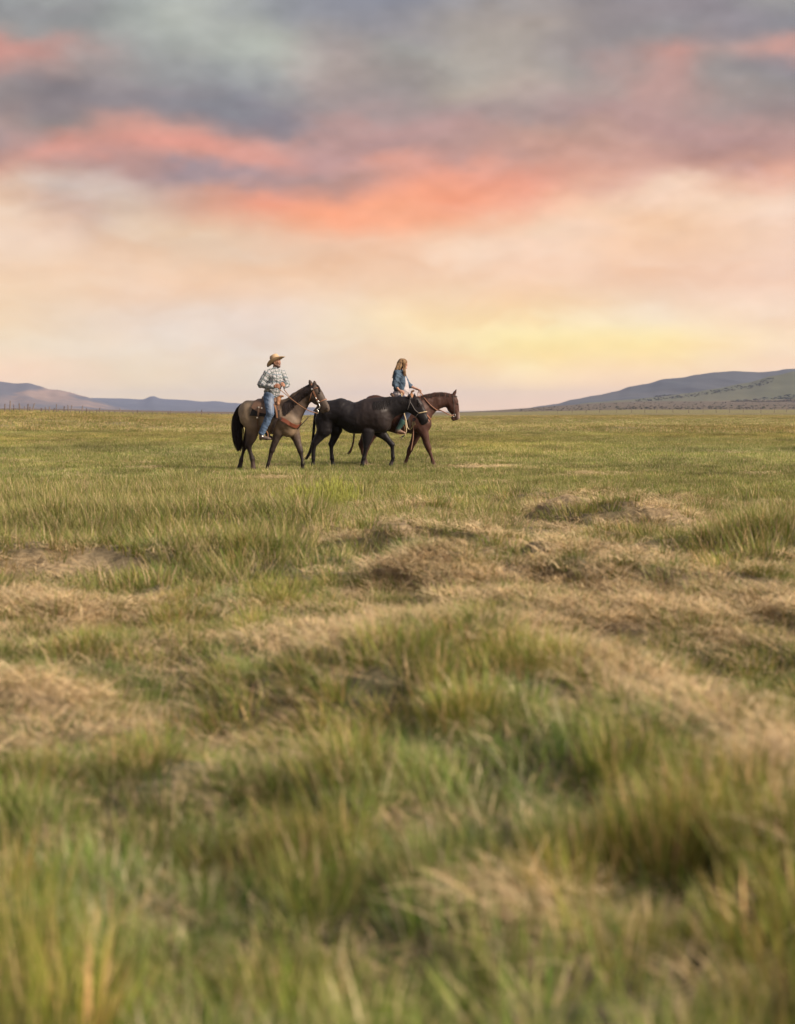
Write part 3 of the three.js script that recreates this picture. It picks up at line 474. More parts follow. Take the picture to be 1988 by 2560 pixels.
  for (const side of [1, -1]) put("rear_cinch", G.band([[500, 880], [488, 960], [476, 1080], [478, 1190], [500, 1225]], 0.035, 0.012, { off: 0.042, side }), MT.saddle);
  for (const side of [1, -1]) put("front_cinch", G.band([[735, 880], [748, 960], [745, 1040], [700, 1150], [668, 1250]], 0.06, 0.014, { off: 0.042, side }), MT.darkLeather);
  put('latigo_strap', G.band([[722, 870], [742, 950], [752, 1045]], 0.03, 0.014, { off: 0.06 }), MT.saddleLight);
  for (const [x, y] of [[492, 895], [535, 905], [470, 1040]]) { const c = new THREE.CylinderGeometry(0.016, 0.018, 0.012, 14); c.rotateX(Math.PI / 2); c.translate(...G.skin(x, y, 0.062)); put('concho', c, MT.silver); }
  for (const side of [1, -1]) {
    const z = side * 0.36;
    put('fender', strap(resample([G.P(655, 850, side * 0.3), G.P(645, 1000, side * 0.36), G.P(600, 1140, side * 0.355), G.P(575, 1230, side * 0.35)], 12), Array(12).fill([0.1, 0, side]), [0.16, 0.05], 0.012), MT.saddle);
    const ring = [[560, 1225], [610, 1240], [620, 1330], [560, 1345], [535, 1330], [545, 1240]].map((p) => G.P(p[0], p[1], z)); ring.push(ring[0]);
    put('stirrup', strap(resample(ring, 26), Array.from({ length: 26 }, (_, i) => [Math.cos(i), Math.sin(i), 0]).map((_, i) => { const a = i / 25 * 2 * Math.PI - 2.2; return [Math.cos(a), -Math.sin(a), 0]; }), 0.05, 0.014), MT.saddleLight);
  }
  // breast collar
  const bc = thing('breast_collar', 'red brown leather breast collar across the chest of the saddled horse', 'breast collar', G.base);
  mesh('collar_band', moved(mergeGeometries([G.band([[800, 1052], [880, 1095], [960, 1145], [1030, 1172]], 0.075, 0.012), G.band([[1028, 1172], [1070, 1150], [1096, 1105]], 0.075, 0.012)]), G.base), MT.redLeather, bc);
  mesh('buckle_strap', moved(G.band([[752, 1032], [775, 1042], [815, 1060]], 0.04, 0.014, { off: 0.016, n: 8 }), G.base), MT.darkLeather, bc);
  mesh('tie_strap', moved(mergeGeometries([strand([G.P(1035, 1205, 0.27), G.P(1100, 1135, 0.3), G.P(1165, 1070, 0.28)], 0.013, 0.009, C1), strand([G.P(1160, 1075, 0.28), G.P(1200, 1035, 0.27), G.P(1232, 995, 0.26)], 0.006, 0.004, C1), strand([G.P(1155, 1078, 0.28), G.P(1180, 1040, 0.29), G.P(1196, 1005, 0.29)], 0.006, 0.004, C1)]), G.base), MT.darkLeather, bc);
}

// bridle of the grullo
const SHANK_G = { };
{
  const br = thing('bridle', 'tan leather bridle with silver pieces and long reins on the grey brown horse', 'bridle', G.base), put = (n, g, m, p = br) => mesh(n, moved(g, G.base), m, p);
  for (const side of [1, -1]) {
    put('crown_strap', G.band([[1240, 560], [1238, 600], [1246, 645]], 0.024, 0.01, { side, n: 8 }), MT.tan);
    const cheek = put('cheek_strap', G.band([[1246, 645], [1270, 690], [1300, 755], [1332, 822]], 0.03, 0.012, { side, n: 12 }), MT.tan);
    for (const [x, y, r] of [[1246, 640, 0.026], [1302, 768, 0.016], [1330, 812, 0.024]]) { const c = new THREE.SphereGeometry(r, 12, 8); c.scale(1, 1, 0.45); c.translate(...G.skin(x, y, 0.016, side)); mesh('concho', moved(c, G.base), MT.silver, cheek); }
    put('throat_latch', G.band([[1246, 650], [1228, 730], [1205, 815]], 0.014, 0.008, { side, n: 10 }), MT.tan);
    const s = side * 0.1; const sh = resample([G.P(1335, 835, s), G.P(1352, 865, s), G.P(1352, 905, s), G.P(1318, 925, s), G.P(1338, 955, s), G.P(1322, 985, s)], 14);
    put('bit_shank', strand(sh, 0.008, 0.008, [1, 1, 1], 16, 6), MT.silver);
    const hand = side > 0 ? at(692.5, 968, G.D - 0.34) : at(709, 966, G.D - 0.14);
    put('rein', strand([G.P(1322, 980, s), G.P(1200, 942, side * 0.15 + 0.02), G.P(1010, 820, side * 0.2), G.P(860, side > 0 ? 700 : 655, side * 0.14 + 0.06), hand], 0.0095, 0.0085, [1, 1, 1], 26, 6), MT.saddleLight);
  }
  put('brow_band', strap(resample([G.skin(1246, 642, 0.012), G.skin(1285, 628, 0.012), G.skin(1318, 618, 0.012), G.P(1352, 628, 0), G.skin(1318, 618, 0.012, -1), G.skin(1285, 628, 0.012, -1), G.skin(1246, 642, 0.012, -1)], 22), Array(22).fill([0.9, 0.5, 0.1]), 0.02, 0.008), MT.tan);
  put('nose_band', strap(resample([G.skin(1345, 822, 0.01), G.skin(1390, 800, 0.01), G.skin(1425, 785, 0.01), G.P(1452, 778, 0), G.skin(1425, 785, 0.01, -1), G.skin(1390, 800, 0.01, -1), G.skin(1345, 822, 0.01, -1)], 22), Array(22).fill([0.9, 0.4, 0.1]), 0.02, 0.008), MT.tan);
  put('chin_strap', strap(resample([G.P(1342, 850, 0.09), G.P(1310, 905, 0.05), G.P(1268, 950, 0.03), G.P(1310, 905, -0.05), G.P(1342, 850, -0.09)], 14), Array(14).fill([0, 0, 1]), 0.035, 0.012), MT.darkLeather);
}

// ================================================================== the black led horse, nearest the camera of the right pair
const rb = mulberry(9);
const K = Horse({ D: 36.1, M: { ox: 0, oy: 0, sc: 1 }, xc: 900, yaw: 0.1, base: [880, 1160] });
{
  const B = [0.011, 0.0095, 0.011], C = [0.02, 0.015, 0.015], N = [0.009, 0.008, 0.0095], BL = [0.007, 0.006, 0.007], HF = [0.06, 0.05, 0.05];
  K.add([[821, 1033, 0, 32, 1.0, B], [852, 1029, 0, 33, 0.98, B], [885, 1045, 0, 39, 0.84, B], [915, 1042, 0, 42, 0.8, C], [940, 1040, 0, 42, 0.78, C]], { k: 0.09 });
  K.add([[920, 1020, 0, 22, 0.8, C], [938, 1016, 0, 20, 0.8, C]], { k: 0.07 });
  K.add([[942, 1050, 0.1, 28, 0.62, C], [952, 1060, 0.09, 22, 0.7, C]], { k: 0.05 });
  K.add([[946, 1050, -0.1, 27, 0.62, C], [958, 1062, -0.09, 20, 0.7, C]], { k: 0.05 });
  K.add([[945, 1026, 0, 31, 0.66, N], [975, 1019, 0, 27, 0.55, N], [1000, 1013, 0, 22, 0.52, N], [1022, 1011, 0, 19, 0.52, N]], { k: 0.08 });
  K.add([[1032, 1015, 0, 18, 0.58, N], [1044, 1027, 0, 15, 0.62, N], [1056, 1044, 0, 11, 0.72, N], [1061, 1052, 0, 9.5, 0.8, N]], { k: 0.05 });
  K.add([[1040, 1003, 0, 11, 0.85, C], [1049, 1014, 0, 9.5, 1, C], [1059, 1032, 0, 7.5, 0.85, N], [1064, 1047, 0, 7, 1, N]], { k: 0.035 });
  K.add([[1056, 1057, 0, 5.5, 1, N], [1052, 1053, 0, 5, 1, N]], { k: 0.03 });
  K.add([[1026, 996, 0.055, 4.5, 0.7, N], [1024, 990, 0.06, 4, 0.6, N], [1022, 984, 0.065, 1, 0.6, N]], { k: 0.02 });
  K.add([[1037, 995, -0.03, 4.5, 0.7, N], [1037, 989, -0.04, 3.6, 0.6, N], [1036, 982, -0.05, 0.8, 0.6, N]], { k: 0.02 });
  K.add([[921, 1080, 0.14, 17, 0.7, B], [918, 1099, 0.14, 11.5, 0.8, B], [915, 1117, 0.14, 7, 0.95, B], [914, 1124, 0.14, 4.8, 1, BL], [911.5, 1136, 0.14, 4, 1, BL], [909, 1146, 0.14, 5, 1, BL], [907, 1152, 0.14, 4.2, 1, BL], [906, 1164, 0.14, 5.6, 1, BL]], { k: 0.03 });
  K.add([[948, 1078, -0.12, 15, 0.7, B], [961, 1090, -0.12, 10.5, 0.8, B], [972, 1102, -0.12, 7.8, 0.9, B], [979.5, 1111, -0.12, 7.2, 1, B], [980.8, 1119, -0.12, 4.8, 1, BL], [982, 1133, -0.12, 4.1, 1, BL], [982.7, 1143, -0.12, 5.2, 1, BL], [981.5, 1150, -0.12, 4.6, 1, BL], [977.5, 1161, -0.12, 5.6, 1, HF]], { k: 0.03 });
  K.add([[812, 1052, 0.12, 25, 0.62, B], [811, 1074, 0.13, 19, 0.7, B], [799, 1091, 0.13, 12.5, 0.75, B], [786.5, 1108, 0.13, 8.2, 0.85, B], [784.6, 1119, 0.13, 5.2, 1, BL], [784, 1133, 0.13, 4.3, 1, BL], [783.5, 1147, 0.13, 5.6, 1, BL], [783.3, 1154, 0.13, 4.6, 1, BL], [783, 1163, 0.13, 6, 1, BL]], { k: 0.035 });
  K.add([[826, 1052, -0.12, 25, 0.62, B], [840, 1073, -0.13, 17, 0.7, B], [838, 1089, -0.13, 11, 0.75, B], [829.5, 1110, -0.13, 8.2, 0.85, B], [829, 1120, -0.13, 5.2, 1, BL], [829, 1133, -0.13, 4.3, 1, BL], [830.5, 1146, -0.13, 5.6, 1, BL], [831.5, 1153, -0.13, 4.5, 1, BL], [833, 1162, -0.13, 5.8, 1, BL]], { k: 0.035 });
  const dark = [BL, N, [0.014, 0.011, 0.012]];
  const tail = hairMass(rb, 46, [[797, 1012], [789, 1032], [785, 1062], [783, 1090], [778, 1118], [771, 1138], [762, 1150]].map(([x, y]) => K.P(x, y, -0.03)), (t) => t < 0.2 ? 0.03 : 0.055, 0.006, 0.003, dark, 0.006);
  const mg = [], crest = resample([[935, 997, 0], [962, 993, 0], [1000, 991, 0], [1026, 992, 0]], 30);
  for (const c of crest) for (let k = 0; k < 9; k++) { const len = 8 + rb() * 20, jx = (rb() - 0.5) * 4, a = K.P(c[0] + jx, c[1] + 0.5, 0.01), b = K.skin(c[0] + jx - 1, c[1] + 4 + len * 0.4, 0.003), e = K.skin(c[0] + jx - 2 + rb() * 3, c[1] + 3 + len, 0.002); mg.push(strand([a, b, e], 0.01, 0.003, dark[k % 3], 6, 4)); }
  for (let k = 0; k < 10; k++) mg.push(strand([K.P(1033 + rb() * 4, 993, (rb() - 0.5) * 0.05), K.skin(1043 + rb() * 3, 1000, 0.01), K.skin(1047 + rb() * 3, 1008 + rb() * 5, 0.01)], 0.008, 0.003, dark[k % 3], 6, 4));
  finishHorse(K, 'horse', 'black horse without saddle led on a rope in a rope halter', [['mane', mergeGeometries(mg)], ['tail', tail]], [1046, 1013], mottle(0.4), MT.blackCoat);
  // rope halter and lead
  const hl = thing('rope_halter', 'thin grey rope halter with a tan noseband on the black horse', 'halter', K.base), put = (n, g, m, p = hl) => mesh(n, moved(g, K.base), m, p), W1 = [1, 1, 1];
  const cord = (pts, r, n = 14, side = 1) => { const q = resample(pts.map((p) => [p[0], p[1], 0]), n).map((p) => K.skin(p[0], p[1], r * 0.8, side)); return strand(q, r, r, W1, n * 2, 6); };
  for (const side of [1, -1]) {
    put('cheek_rope', cord([[1025.5, 1004.5], [1032, 1015], [1038, 1025], [1046.5, 1032.3]], 0.0075, 12, side), MT.greyRope);
    put('crown_rope', cord([[1026, 994], [1025, 1000], [1025.5, 1005]], 0.0075, 6, side), MT.greyRope);
    put('throat_rope', cord([[1025.5, 1005], [1022.5, 1014], [1019, 1024]], 0.006, 8, side), MT.greyRope);
    put('jaw_rope', strand([K.skin(1047, 1032.6, 0.006, side), K.skin(1042, 1038.5, 0.006, side), K.P(1037, 1046, 0)], 0.007, 0.007, W1, 10, 6), MT.greyRope);
  }
  put('nose_band', strand([K.skin(1046.5, 1033, 0.01), K.skin(1055, 1031.3, 0.012), K.skin(1060, 1030, 0.012), K.P(1067, 1029, 0), K.skin(1060, 1030, 0.012, -1), K.skin(1055, 1031.3, 0.012, -1), K.skin(1046.5, 1033, 0.01, -1)], 0.011, 0.011, W1, 26, 6), MT.rope);
  put('knot', (() => { const g = new THREE.TorusKnotGeometry(0.022, 0.011, 40, 6); g.translate(...K.P(1035.5, 1049, 0)); return g; })(), MT.blackRope);
}
// lead rope from the woman's hand, under the black horse's neck to the halter knot, its tail hanging loose
const Sd = 37.25, lead = (px, py, d) => at(px, py, d);
{
  const b = K.base, lr = thing('lead_rope', 'cream lead rope looping from the halter knot to the woman with a dark tassel', 'rope', b), W1 = [1, 1, 1];
  const put = (n, g, m) => mesh(n, moved(g, b), m, lr);
  put('rope', strand([lead(1035.5, 1049, 36.05), lead(1034, 1058, 36.1), lead(1031.5, 1066, 36.2), lead(1025, 1073.8, 36.35), lead(1019.5, 1070, 36.45), lead(1014.5, 1048, 36.6), lead(1010.5, 1033, 36.68), lead(1006, 1005, 36.75), lead(1004, 983, 36.97)], 0.0135, 0.0135, W1, 60, 7), MT.rope);
  put('rope_tail', strand([lead(1004, 984, 36.97), lead(1007, 1008, 36.76), lead(1011, 1034, 36.66), lead(1014, 1058, 36.62), lead(1016, 1078, 36.6), lead(1012, 1088, 36.6)], 0.0135, 0.012, W1, 50, 7), MT.rope);
  put('knot', (() => { const g = new THREE.TorusKnotGeometry(0.026, 0.013, 40, 6); g.translate(...lead(1034, 1059.5, 36.08)); return g; })(), MT.rope);
  put('tassel', mergeGeometries([[1002, 1090], [1000, 1094], [1004, 1096], [1001.5, 1099]].map(([x, y], i) => strand([lead(1012, 1088, 36.6), lead(1007, 1090 + i, 36.6 + i * 0.01), lead(x, y, 36.6 - i * 0.01)], 0.009, 0.005, W1, 8, 5))), MT.blackRope);
  put('hanging_end', strand([lead(1034.3, 1060, 36.08), lead(1033.6, 1078, 36.1), lead(1032.5, 1098, 36.12), lead(1027.5, 1126, 36.14)], 0.012, 0.009, W1, 30, 6), MT.ropePink);
}

// ================================================================== the sorrel horse carrying the woman
const rs = mulberry(13);
const S = Horse({ D: Sd, M: { ox: 0, oy: 0, sc: 1 }, xc: 1000, yaw: -0.03, base: [995, 1160] });
{
  const B = [0.045, 0.02, 0.015], C = [0.053, 0.024, 0.018], N = [0.052, 0.025, 0.019], HD = [0.056, 0.025, 0.019], LG = [0.055, 0.025, 0.018], BL = [0.022, 0.014, 0.012], HF = [0.11, 0.075, 0.06], MZ = [0.075, 0.042, 0.036], WH = [0.45, 0.38, 0.34];
  S.add([[938, 1025, 0, 37, 0.95, B], [968, 1036, 0, 41, 0.85, B], [1000, 1041, 0, 44, 0.8, B], [1030, 1040, 0, 42, 0.78, B], [1038, 1038, 0, 41, 0.74, C]], { k: 0.08 });
  S.add([[1020, 1014, 0, 21, 0.8, B], [1036, 1010, 0, 19, 0.8, B]], { k: 0.06 });
  S.add([[1046, 1052, 0.1, 30, 0.62, C], [1058, 1062, 0.08, 21, 0.8, C]], { k: 0.05 });
  S.add([[1044, 1052, -0.1, 30, 0.62, C], [1052, 1064, -0.09, 20, 0.8, C]], { k: 0.05 });
  S.add([[1048, 1023, 0, 32, 0.66, C], [1068, 1012, 0, 27, 0.58, N], [1090, 1003, 0, 22, 0.54, N], [1110, 1000, 0, 18.5, 0.52, N], [1122, 999, 0, 16, 0.55, N]], { k: 0.07 });
  S.add([[1127, 1004, 0, 16.5, 0.58, HD], [1132, 1018, 0, 14.5, 0.62, HD], [1138.5, 1036, 0, 8.8, 0.72, HD], [1141.5, 1044, 0, 7.2, 0.85, MZ]], { k: 0.045 });
  S.add([[1133, 994, 0, 9.5, 0.95, HD], [1138, 1004, 0, 8.5, 1.05, HD], [1142.5, 1026, 0, 5.5, 0.95, HD], [1144, 1042, 0, 5.5, 1.1, MZ]], { k: 0.035 });
  S.add([[1134.5, 1048, 0, 4.8, 1, N], [1131.5, 1045, 0, 4.5, 1, N]], { k: 0.03 });
  S.add([[1147.6, 1033, 0, 1.5, 1.6, WH], [1148.6, 1046, 0, 1.9, 2, WH]], { k: 0.012 });
  S.add([[1134.5, 988, 0.05, 5, 0.7, HD], [1138, 981, 0.055, 4.2, 0.6, HD], [1141, 973, 0.06, 0.9, 0.6, BL]], { k: 0.02 });
  S.add([[1134, 988, -0.05, 5, 0.7, HD], [1137, 981, -0.055, 4, 0.6, HD], [1139.5, 974, -0.06, 0.9, 0.6, BL]], { k: 0.02 });
  S.add([[1056, 1072, 0.13, 17, 0.7, C], [1062, 1088, 0.13, 10.8, 0.85, LG], [1067, 1107, 0.13, 7.8, 0.95, LG], [1072.5, 1122, 0.13, 7, 1, LG], [1075, 1130, 0.13, 5, 1, LG], [1079, 1143, 0.13, 4.2, 1, LG], [1082, 1152, 0.13, 5.2, 1, LG], [1084, 1158, 0.13, 4.4, 1, LG], [1086, 1164, 0.13, 5.4, 1, HF]], { k: 0.03 });
  S.add([[1046, 1074, -0.13, 17, 0.7, B], [1039, 1092, -0.13, 10.6, 0.85, LG], [1029.5, 1114, -0.13, 7.2, 0.95, LG], [1025.5, 1123, -0.13, 6.8, 1, LG], [1022.5, 1131, -0.13, 5, 1, LG], [1018, 1144, -0.13, 4.2, 1, LG], [1014.8, 1153, -0.13, 5.2, 1, LG], [1012, 1163, -0.13, 5.6, 1, HF]], { k: 0.03 });
  S.add([[934, 1050, -0.12, 26, 0.62, B], [930, 1074, -0.13, 18, 0.7, B], [914, 1092, -0.13, 12, 0.75, LG], [903.5, 1110, -0.13, 7.8, 0.85, LG], [904.5, 1120, -0.13, 5, 1, LG], [907, 1134, -0.13, 4.2, 1, LG], [912, 1147, -0.13, 4.6, 1, LG], [917, 1161, -0.13, 5.4, 1, HF]], { k: 0.035 });
  S.add([[936, 1050, 0.12, 26, 0.62, B], [936, 1075, 0.13, 18, 0.7, B], [928, 1092, 0.13, 11, 0.75, LG], [920, 1111, 0.13, 6.8, 0.9, LG], [915, 1130, 0.13, 4.6, 1, LG], [911, 1148, 0.13, 4.6, 1, BL], [909, 1160, 0.13, 5.4, 1, HF]], { k: 0.035 });
  const dark = [BL, [0.03, 0.016, 0.013], [0.05, 0.022, 0.016]];
  // braided tail with a loose tuft
  const path = [[906, 1008], [894, 1030], [888, 1060], [885.5, 1085], [883.6, 1104], [880.8, 1117]].map(([x, y]) => S.P(x, y, 0)), cv = new THREE.CatmullRomCurve3(path.map((p) => new THREE.Vector3(...p))), tg = [];
  for (let k = 0; k < 3; k++) tg.push(strand(Array.from({ length: 60 }, (_, i) => { const p = cv.getPoint(i / 59), a = i * 0.75 + k * 2.094; return [p.x + Math.cos(a) * 0.014, p.y, p.z + Math.sin(2 * a) * 0.01]; }), 0.016, 0.012, dark[k], 110, 5));
  tg.push(hairMass(rs, 26, [[880.8, 1116], [877, 1125], [871, 1136]].map(([x, y]) => S.P(x, y, 0)), (t) => 0.03 + t * 0.03, 0.006, 0.003, dark, 0.002));
  const mg = [], crest = resample([[1050, 990, 0], [1075, 984, 0], [1100, 980.5, 0], [1124, 984, 0]], 26);
  for (const c of crest) for (let k = 0; k < 4; k++) { const len = 5 + rs() * 5, jx = (rs() - 0.5) * 3, side = rs() < 0.5 ? 1 : -1; mg.push(strand([S.P(c[0] + jx, c[1] + 1 - rs() * 1.2, 0), S.skin(c[0] + jx, c[1] + 3.5, 0.01, side), S.skin(c[0] + jx - 1, c[1] + 3 + len, 0.008, side)], 0.011, 0.004, dark[k % 3], 5, 4)); }
  finishHorse(S, 'horse', 'reddish brown horse with a white nose carrying the woman behind the black horse', [['mane', mergeGeometries(mg)], ['tail', mergeGeometries(tg)]], [1143.5, 1010], mottle(0.4));
  // saddle, mostly behind the black horse
  const sd = thing('saddle', 'brown saddle under the woman, half hidden behind the black horse', 'saddle', S.base), put = (n, g, m, p = sd) => mesh(n, moved(g, S.base), m, p), C1 = [1, 1, 1];
  put('saddle_pad', S.wrap(968, 1032, 1036, () => 1.35, 0.004, 0.016), MT.felt);
  put('skirt', S.wrap(972, 1028, 1036, (t) => 0.9 + 0.3 * Math.sin(Math.PI * t), 0.022, 0.014), MT.saddle);
  const sb = []; chain(sb, [[...S.P(988, 1000, 0), S.r(9), 2.4, C1], [...S.P(1003, 1003, 0), S.r(7), 2.8, C1], [...S.P(1018, 998, 0), S.r(8), 2.4, C1]], { k: 0.05, col: C1 }); put('seat', net(sb, 0.015), MT.saddle);
  const cb = []; for (const z of [-1, 1]) chain(cb, [[...S.P(979.5, 986, 0), S.r(3.4), 1, C1], [...S.P(981, 988, z * 0.1), S.r(3.4), 1, C1], [...S.P(986, 997, z * 0.17), S.r(3), 1, C1]], { k: 0.03, col: C1 }); put('cantle', net(cb, 0.012), MT.saddle);
  const fb = []; for (const z of [-1, 1]) chain(fb, [[...S.P(1029, 988, 0), S.r(4.5), 1, C1], [...S.P(1028, 991, z * 0.1), S.r(4.6), 1, C1], [...S.P(1027, 1001, z * 0.19), S.r(4), 1, C1]], { k: 0.03, col: C1 }); put('fork', net(fb, 0.012), MT.saddleLight);
  const hb = []; chain(hb, [[...S.P(1028, 987, 0), S.r(2.6), 1, C1], [...S.P(1030, 979, 0), S.r(2.4), 1, C1], [...S.P(1034, 977, 0), S.r(2.6), 1.3, C1]], { k: 0.03, col: C1 }); put('horn', net(hb, 0.009), MT.saddle);
  for (const side of [1, -1]) {
    put('fender', strap(resample([S.P(1008, 1006, side * 0.3), S.P(1014, 1035, side * 0.35), S.P(1006, 1062, side * 0.35)], 10), Array(10).fill([0.1, 0, side]), [0.15, 0.06], 0.012), MT.saddle);
    const ring = [[1001, 1064], [1008, 1062], [1012, 1082], [1001, 1086], [994, 1082], [998, 1066]].map((p) => S.P(p[0], p[1], side * 0.35)); ring.push(ring[0]);
    put('stirrup', strap(resample(ring, 24), Array.from({ length: 24 }, (_, i) => { const a = i / 23 * 2 * Math.PI - 2; return [Math.cos(a), -Math.sin(a), 0]; }), 0.05, 0.012), MT.saddleLight);
    put('cinch', S.band([[1020, 1005], [1022, 1040], [1026, 1070], [1027, 1084]], 0.05, 0.012, { off: 0.03, side }), MT.darkLeather);
  }
  const bs = thing('breast_strap', 'pinkish brown leather breast strap on the reddish horse', 'breast strap', S.base);
  mesh('upper_strap', moved(S.band([[1056, 1022], [1063, 1033], [1070, 1040], [1077, 1049]], 0.026, 0.012), S.base), MT.tan, bs); mesh('lower_strap', moved(S.band([[1056, 1034], [1066, 1043], [1074, 1054]], 0.02, 0.01), S.base), MT.tan, bs);
  // bridle and reins
  const br = thing('bridle', 'dark bridle with red brown reins on the reddish brown horse', 'bridle', S.base), pb = (n, g, m) => mesh(n, moved(g, S.base), m, br);
  for (const side of [1, -1]) {
    pb('cheek_strap', S.band([[1132, 988], [1134.5, 1005], [1136, 1022], [1136, 1037]], 0.02, 0.009, { side, n: 12 }), MT.darkLeather);
    pb('bit_ring', (() => { const g = new THREE.TorusGeometry(0.03, 0.006, 6, 16); g.translate(...S.skin(1135.5, 1038.5, 0.012, side)); return g; })(), MT.silver);
    const h = at(1047.5, 975, Sd + 0.05);
    pb('rein', strand([S.skin(1135, 1038.5, 0.012, side), S.P(1125, 1037.5, side * 0.12), S.P(1105, 1027.5, side * 0.14), ...[[1094, 1025.5], [1088, 1022], [1081, 1016.5], [1074, 1010], [1068, 1003.5], [1062, 996]].map(([x, y]) => S.skin(x, side > 0 ? y : y - 3, 0.02, side)), S.P(1057, side > 0 ? 989 : 987, side * 0.04), h], 0.0115, 0.0095, [1, 1, 1], 44, 6), MT.tan);
  }
  pb('rein_end', strand([at(1047.5, 975, Sd + 0.05), S.P(1045, 985, 0.03), S.P(1046, 992, 0.1), S.P(1051, 990, 0.06), S.P(1049, 979, 0.02)], 0.01, 0.009, [1, 1, 1], 26, 6), MT.tan);
  pb('brow_band', strap(resample([S.skin(1133, 991, 0.01), S.skin(1139, 990, 0.01), S.P(1143.5, 992, 0), S.skin(1139, 990, 0.01, -1), S.skin(1133, 991, 0.01, -1)], 16), Array(16).fill([0.9, 0.4, 0.1]), 0.016, 0.008), MT.darkLeather);
}

// ================================================================== people
const hue = (c, k) => [c[0] * k, c[1] * k, c[2] * k];
const SKIN = [0.36, 0.19, 0.125], SKIN2 = [0.3, 0.145, 0.095], BEARD = [0.045, 0.028, 0.022];
// a curled hand: palm at c, fingers bend from direction `f` towards `g`, `u` runs across the knuckles (thumb side first)
function handBones(list, wrist, c, f, g, u, r = 0.0092, col = SKIN2) {
  const V = (p, ...t) => { const o = [...p]; for (let i = 0; i < t.length; i += 2) for (let k = 0; k < 3; k++) o[k] += t[i][k] * t[i + 1]; return o; }, n = (v) => { const l = Math.hypot(...v); return v.map((x) => x / l); };
  f = n(f); g = n(g); u = n(u);
  chain(list, [[...wrist, 0.026], [...V(c, f, -0.03), 0.024]], { k: 0.02, col });
  for (let i = 0; i < 4; i++) {
    const a = (1.5 - i) * 0.0205, L = [1, 1.1, 1.04, 0.84][i], k0 = V(c, u, a, f, 0.03), k1 = V(k0, f, 0.03 * L, g, 0.018 * L), k2 = V(k1, g, 0.03 * L, f, -0.004), k3 = V(k2, g, 0.012 * L, f, -0.02 * L);
    chain(list, [[...V(c, u, a * 0.8, f, -0.03), 0.014], [...k0, 0.0115]], { k: 0.014, col }); chain(list, [[...k0, r * 1.08], [...k1, r], [...k2, r * 0.92], [...k3, r * 0.82]], { k: 0.004, col });
  }
  const t0 = V(c, u, 0.03, f, -0.02), t1 = V(t0, u, 0.022, f, 0.022, g, 0.012), t2 = V(t1, f, 0.026, g, 0.018), t3 = V(t2, f, 0.014, g, 0.018);
  chain(list, [[...t0, 0.014], [...t1, 0.012], [...t2, 0.0105], [...t3, 0.009]], { k: 0.008, col });
}
// a head looking along yaw a (0 = +x, positive towards the camera), centre c, height of the head about 0.235
function headBones(list, c, a, tilt, { skin = SKIN, beard, hair }) {
  const ca = Math.cos(a), sa = Math.sin(a), ct = Math.cos(tilt), st = Math.sin(tilt);
  const Q = (x, y, z) => { const X = x * ct - y * st, Y = x * st + y * ct; return [c[0] + X * ca - z * sa, c[1] + Y, c[2] + X * sa + z * ca]; };
  const q = (pts, o) => chain(list, pts.map((p) => [...Q(p[0], p[1], p[2]), p[3], p[4] ?? 1, p[5]]), o), H = hair ?? skin;
  q([[-0.022, 0.04, 0, 0.088, 0.88, H], [0.012, 0.035, 0, 0.083, 0.88, skin]], { k: 0.03, col: skin });
  q([[0.02, -0.01, 0, 0.072, 0.86, skin], [0.042, -0.06, 0, 0.05, 0.9, beard ?? skin]], { k: 0.03, col: skin });
  q([[0.07, -0.088, 0, 0.026, 1.1, beard ?? skin]], { k: 0.02, col: skin });                                            // chin
  for (const s of [1, -1]) {
    q([[0.0, -0.045, s * 0.05, 0.022, 1, beard ?? skin], [0.055, -0.085, s * 0.022, 0.02, 1, beard ?? skin]], { k: 0.02, col: skin });  // jaw
    q([[0.07, 0.0, s * 0.038, 0.02, 1, skin]], { k: 0.02, col: skin });                                                  // cheek
    q([[0.083, 0.03, s * 0.012, 0.011, 1, hue(skin, 0.8)], [0.075, 0.033, s * 0.045, 0.01, 1, beard ?? hue(skin, 0.8)]], { k: 0.012, col: skin });  // brow
    q([[0.082, 0.014, s * 0.032, 0.009, 1, [0.05, 0.035, 0.03]]], { k: 0.006, col: skin });                              // eye
    q([[-0.008, 0.018, s * 0.078, 0.016, 0.5, skin], [-0.004, -0.014, s * 0.074, 0.012, 0.5, skin]], { k: 0.008, col: skin }); // ear
  }
  q([[0.09, 0.02, 0, 0.009, 1, skin], [0.1, -0.02, 0, 0.011, 1.1, hue(skin, 1.02)]], { k: 0.012, col: skin });        // nose
  q([[0.093, -0.05, 0.016, 0.007, 1, [0.4, 0.15, 0.11]], [0.093, -0.05, -0.016, 0.007, 1, [0.4, 0.15, 0.11]]], { k: 0.006, col: skin });  // mouth
  if (beard) q([[0.09, -0.034, 0.02, 0.007, 1, beard], [0.09, -0.034, -0.02, 0.007, 1, beard]], { k: 0.008, col: skin });
  return Q;
}

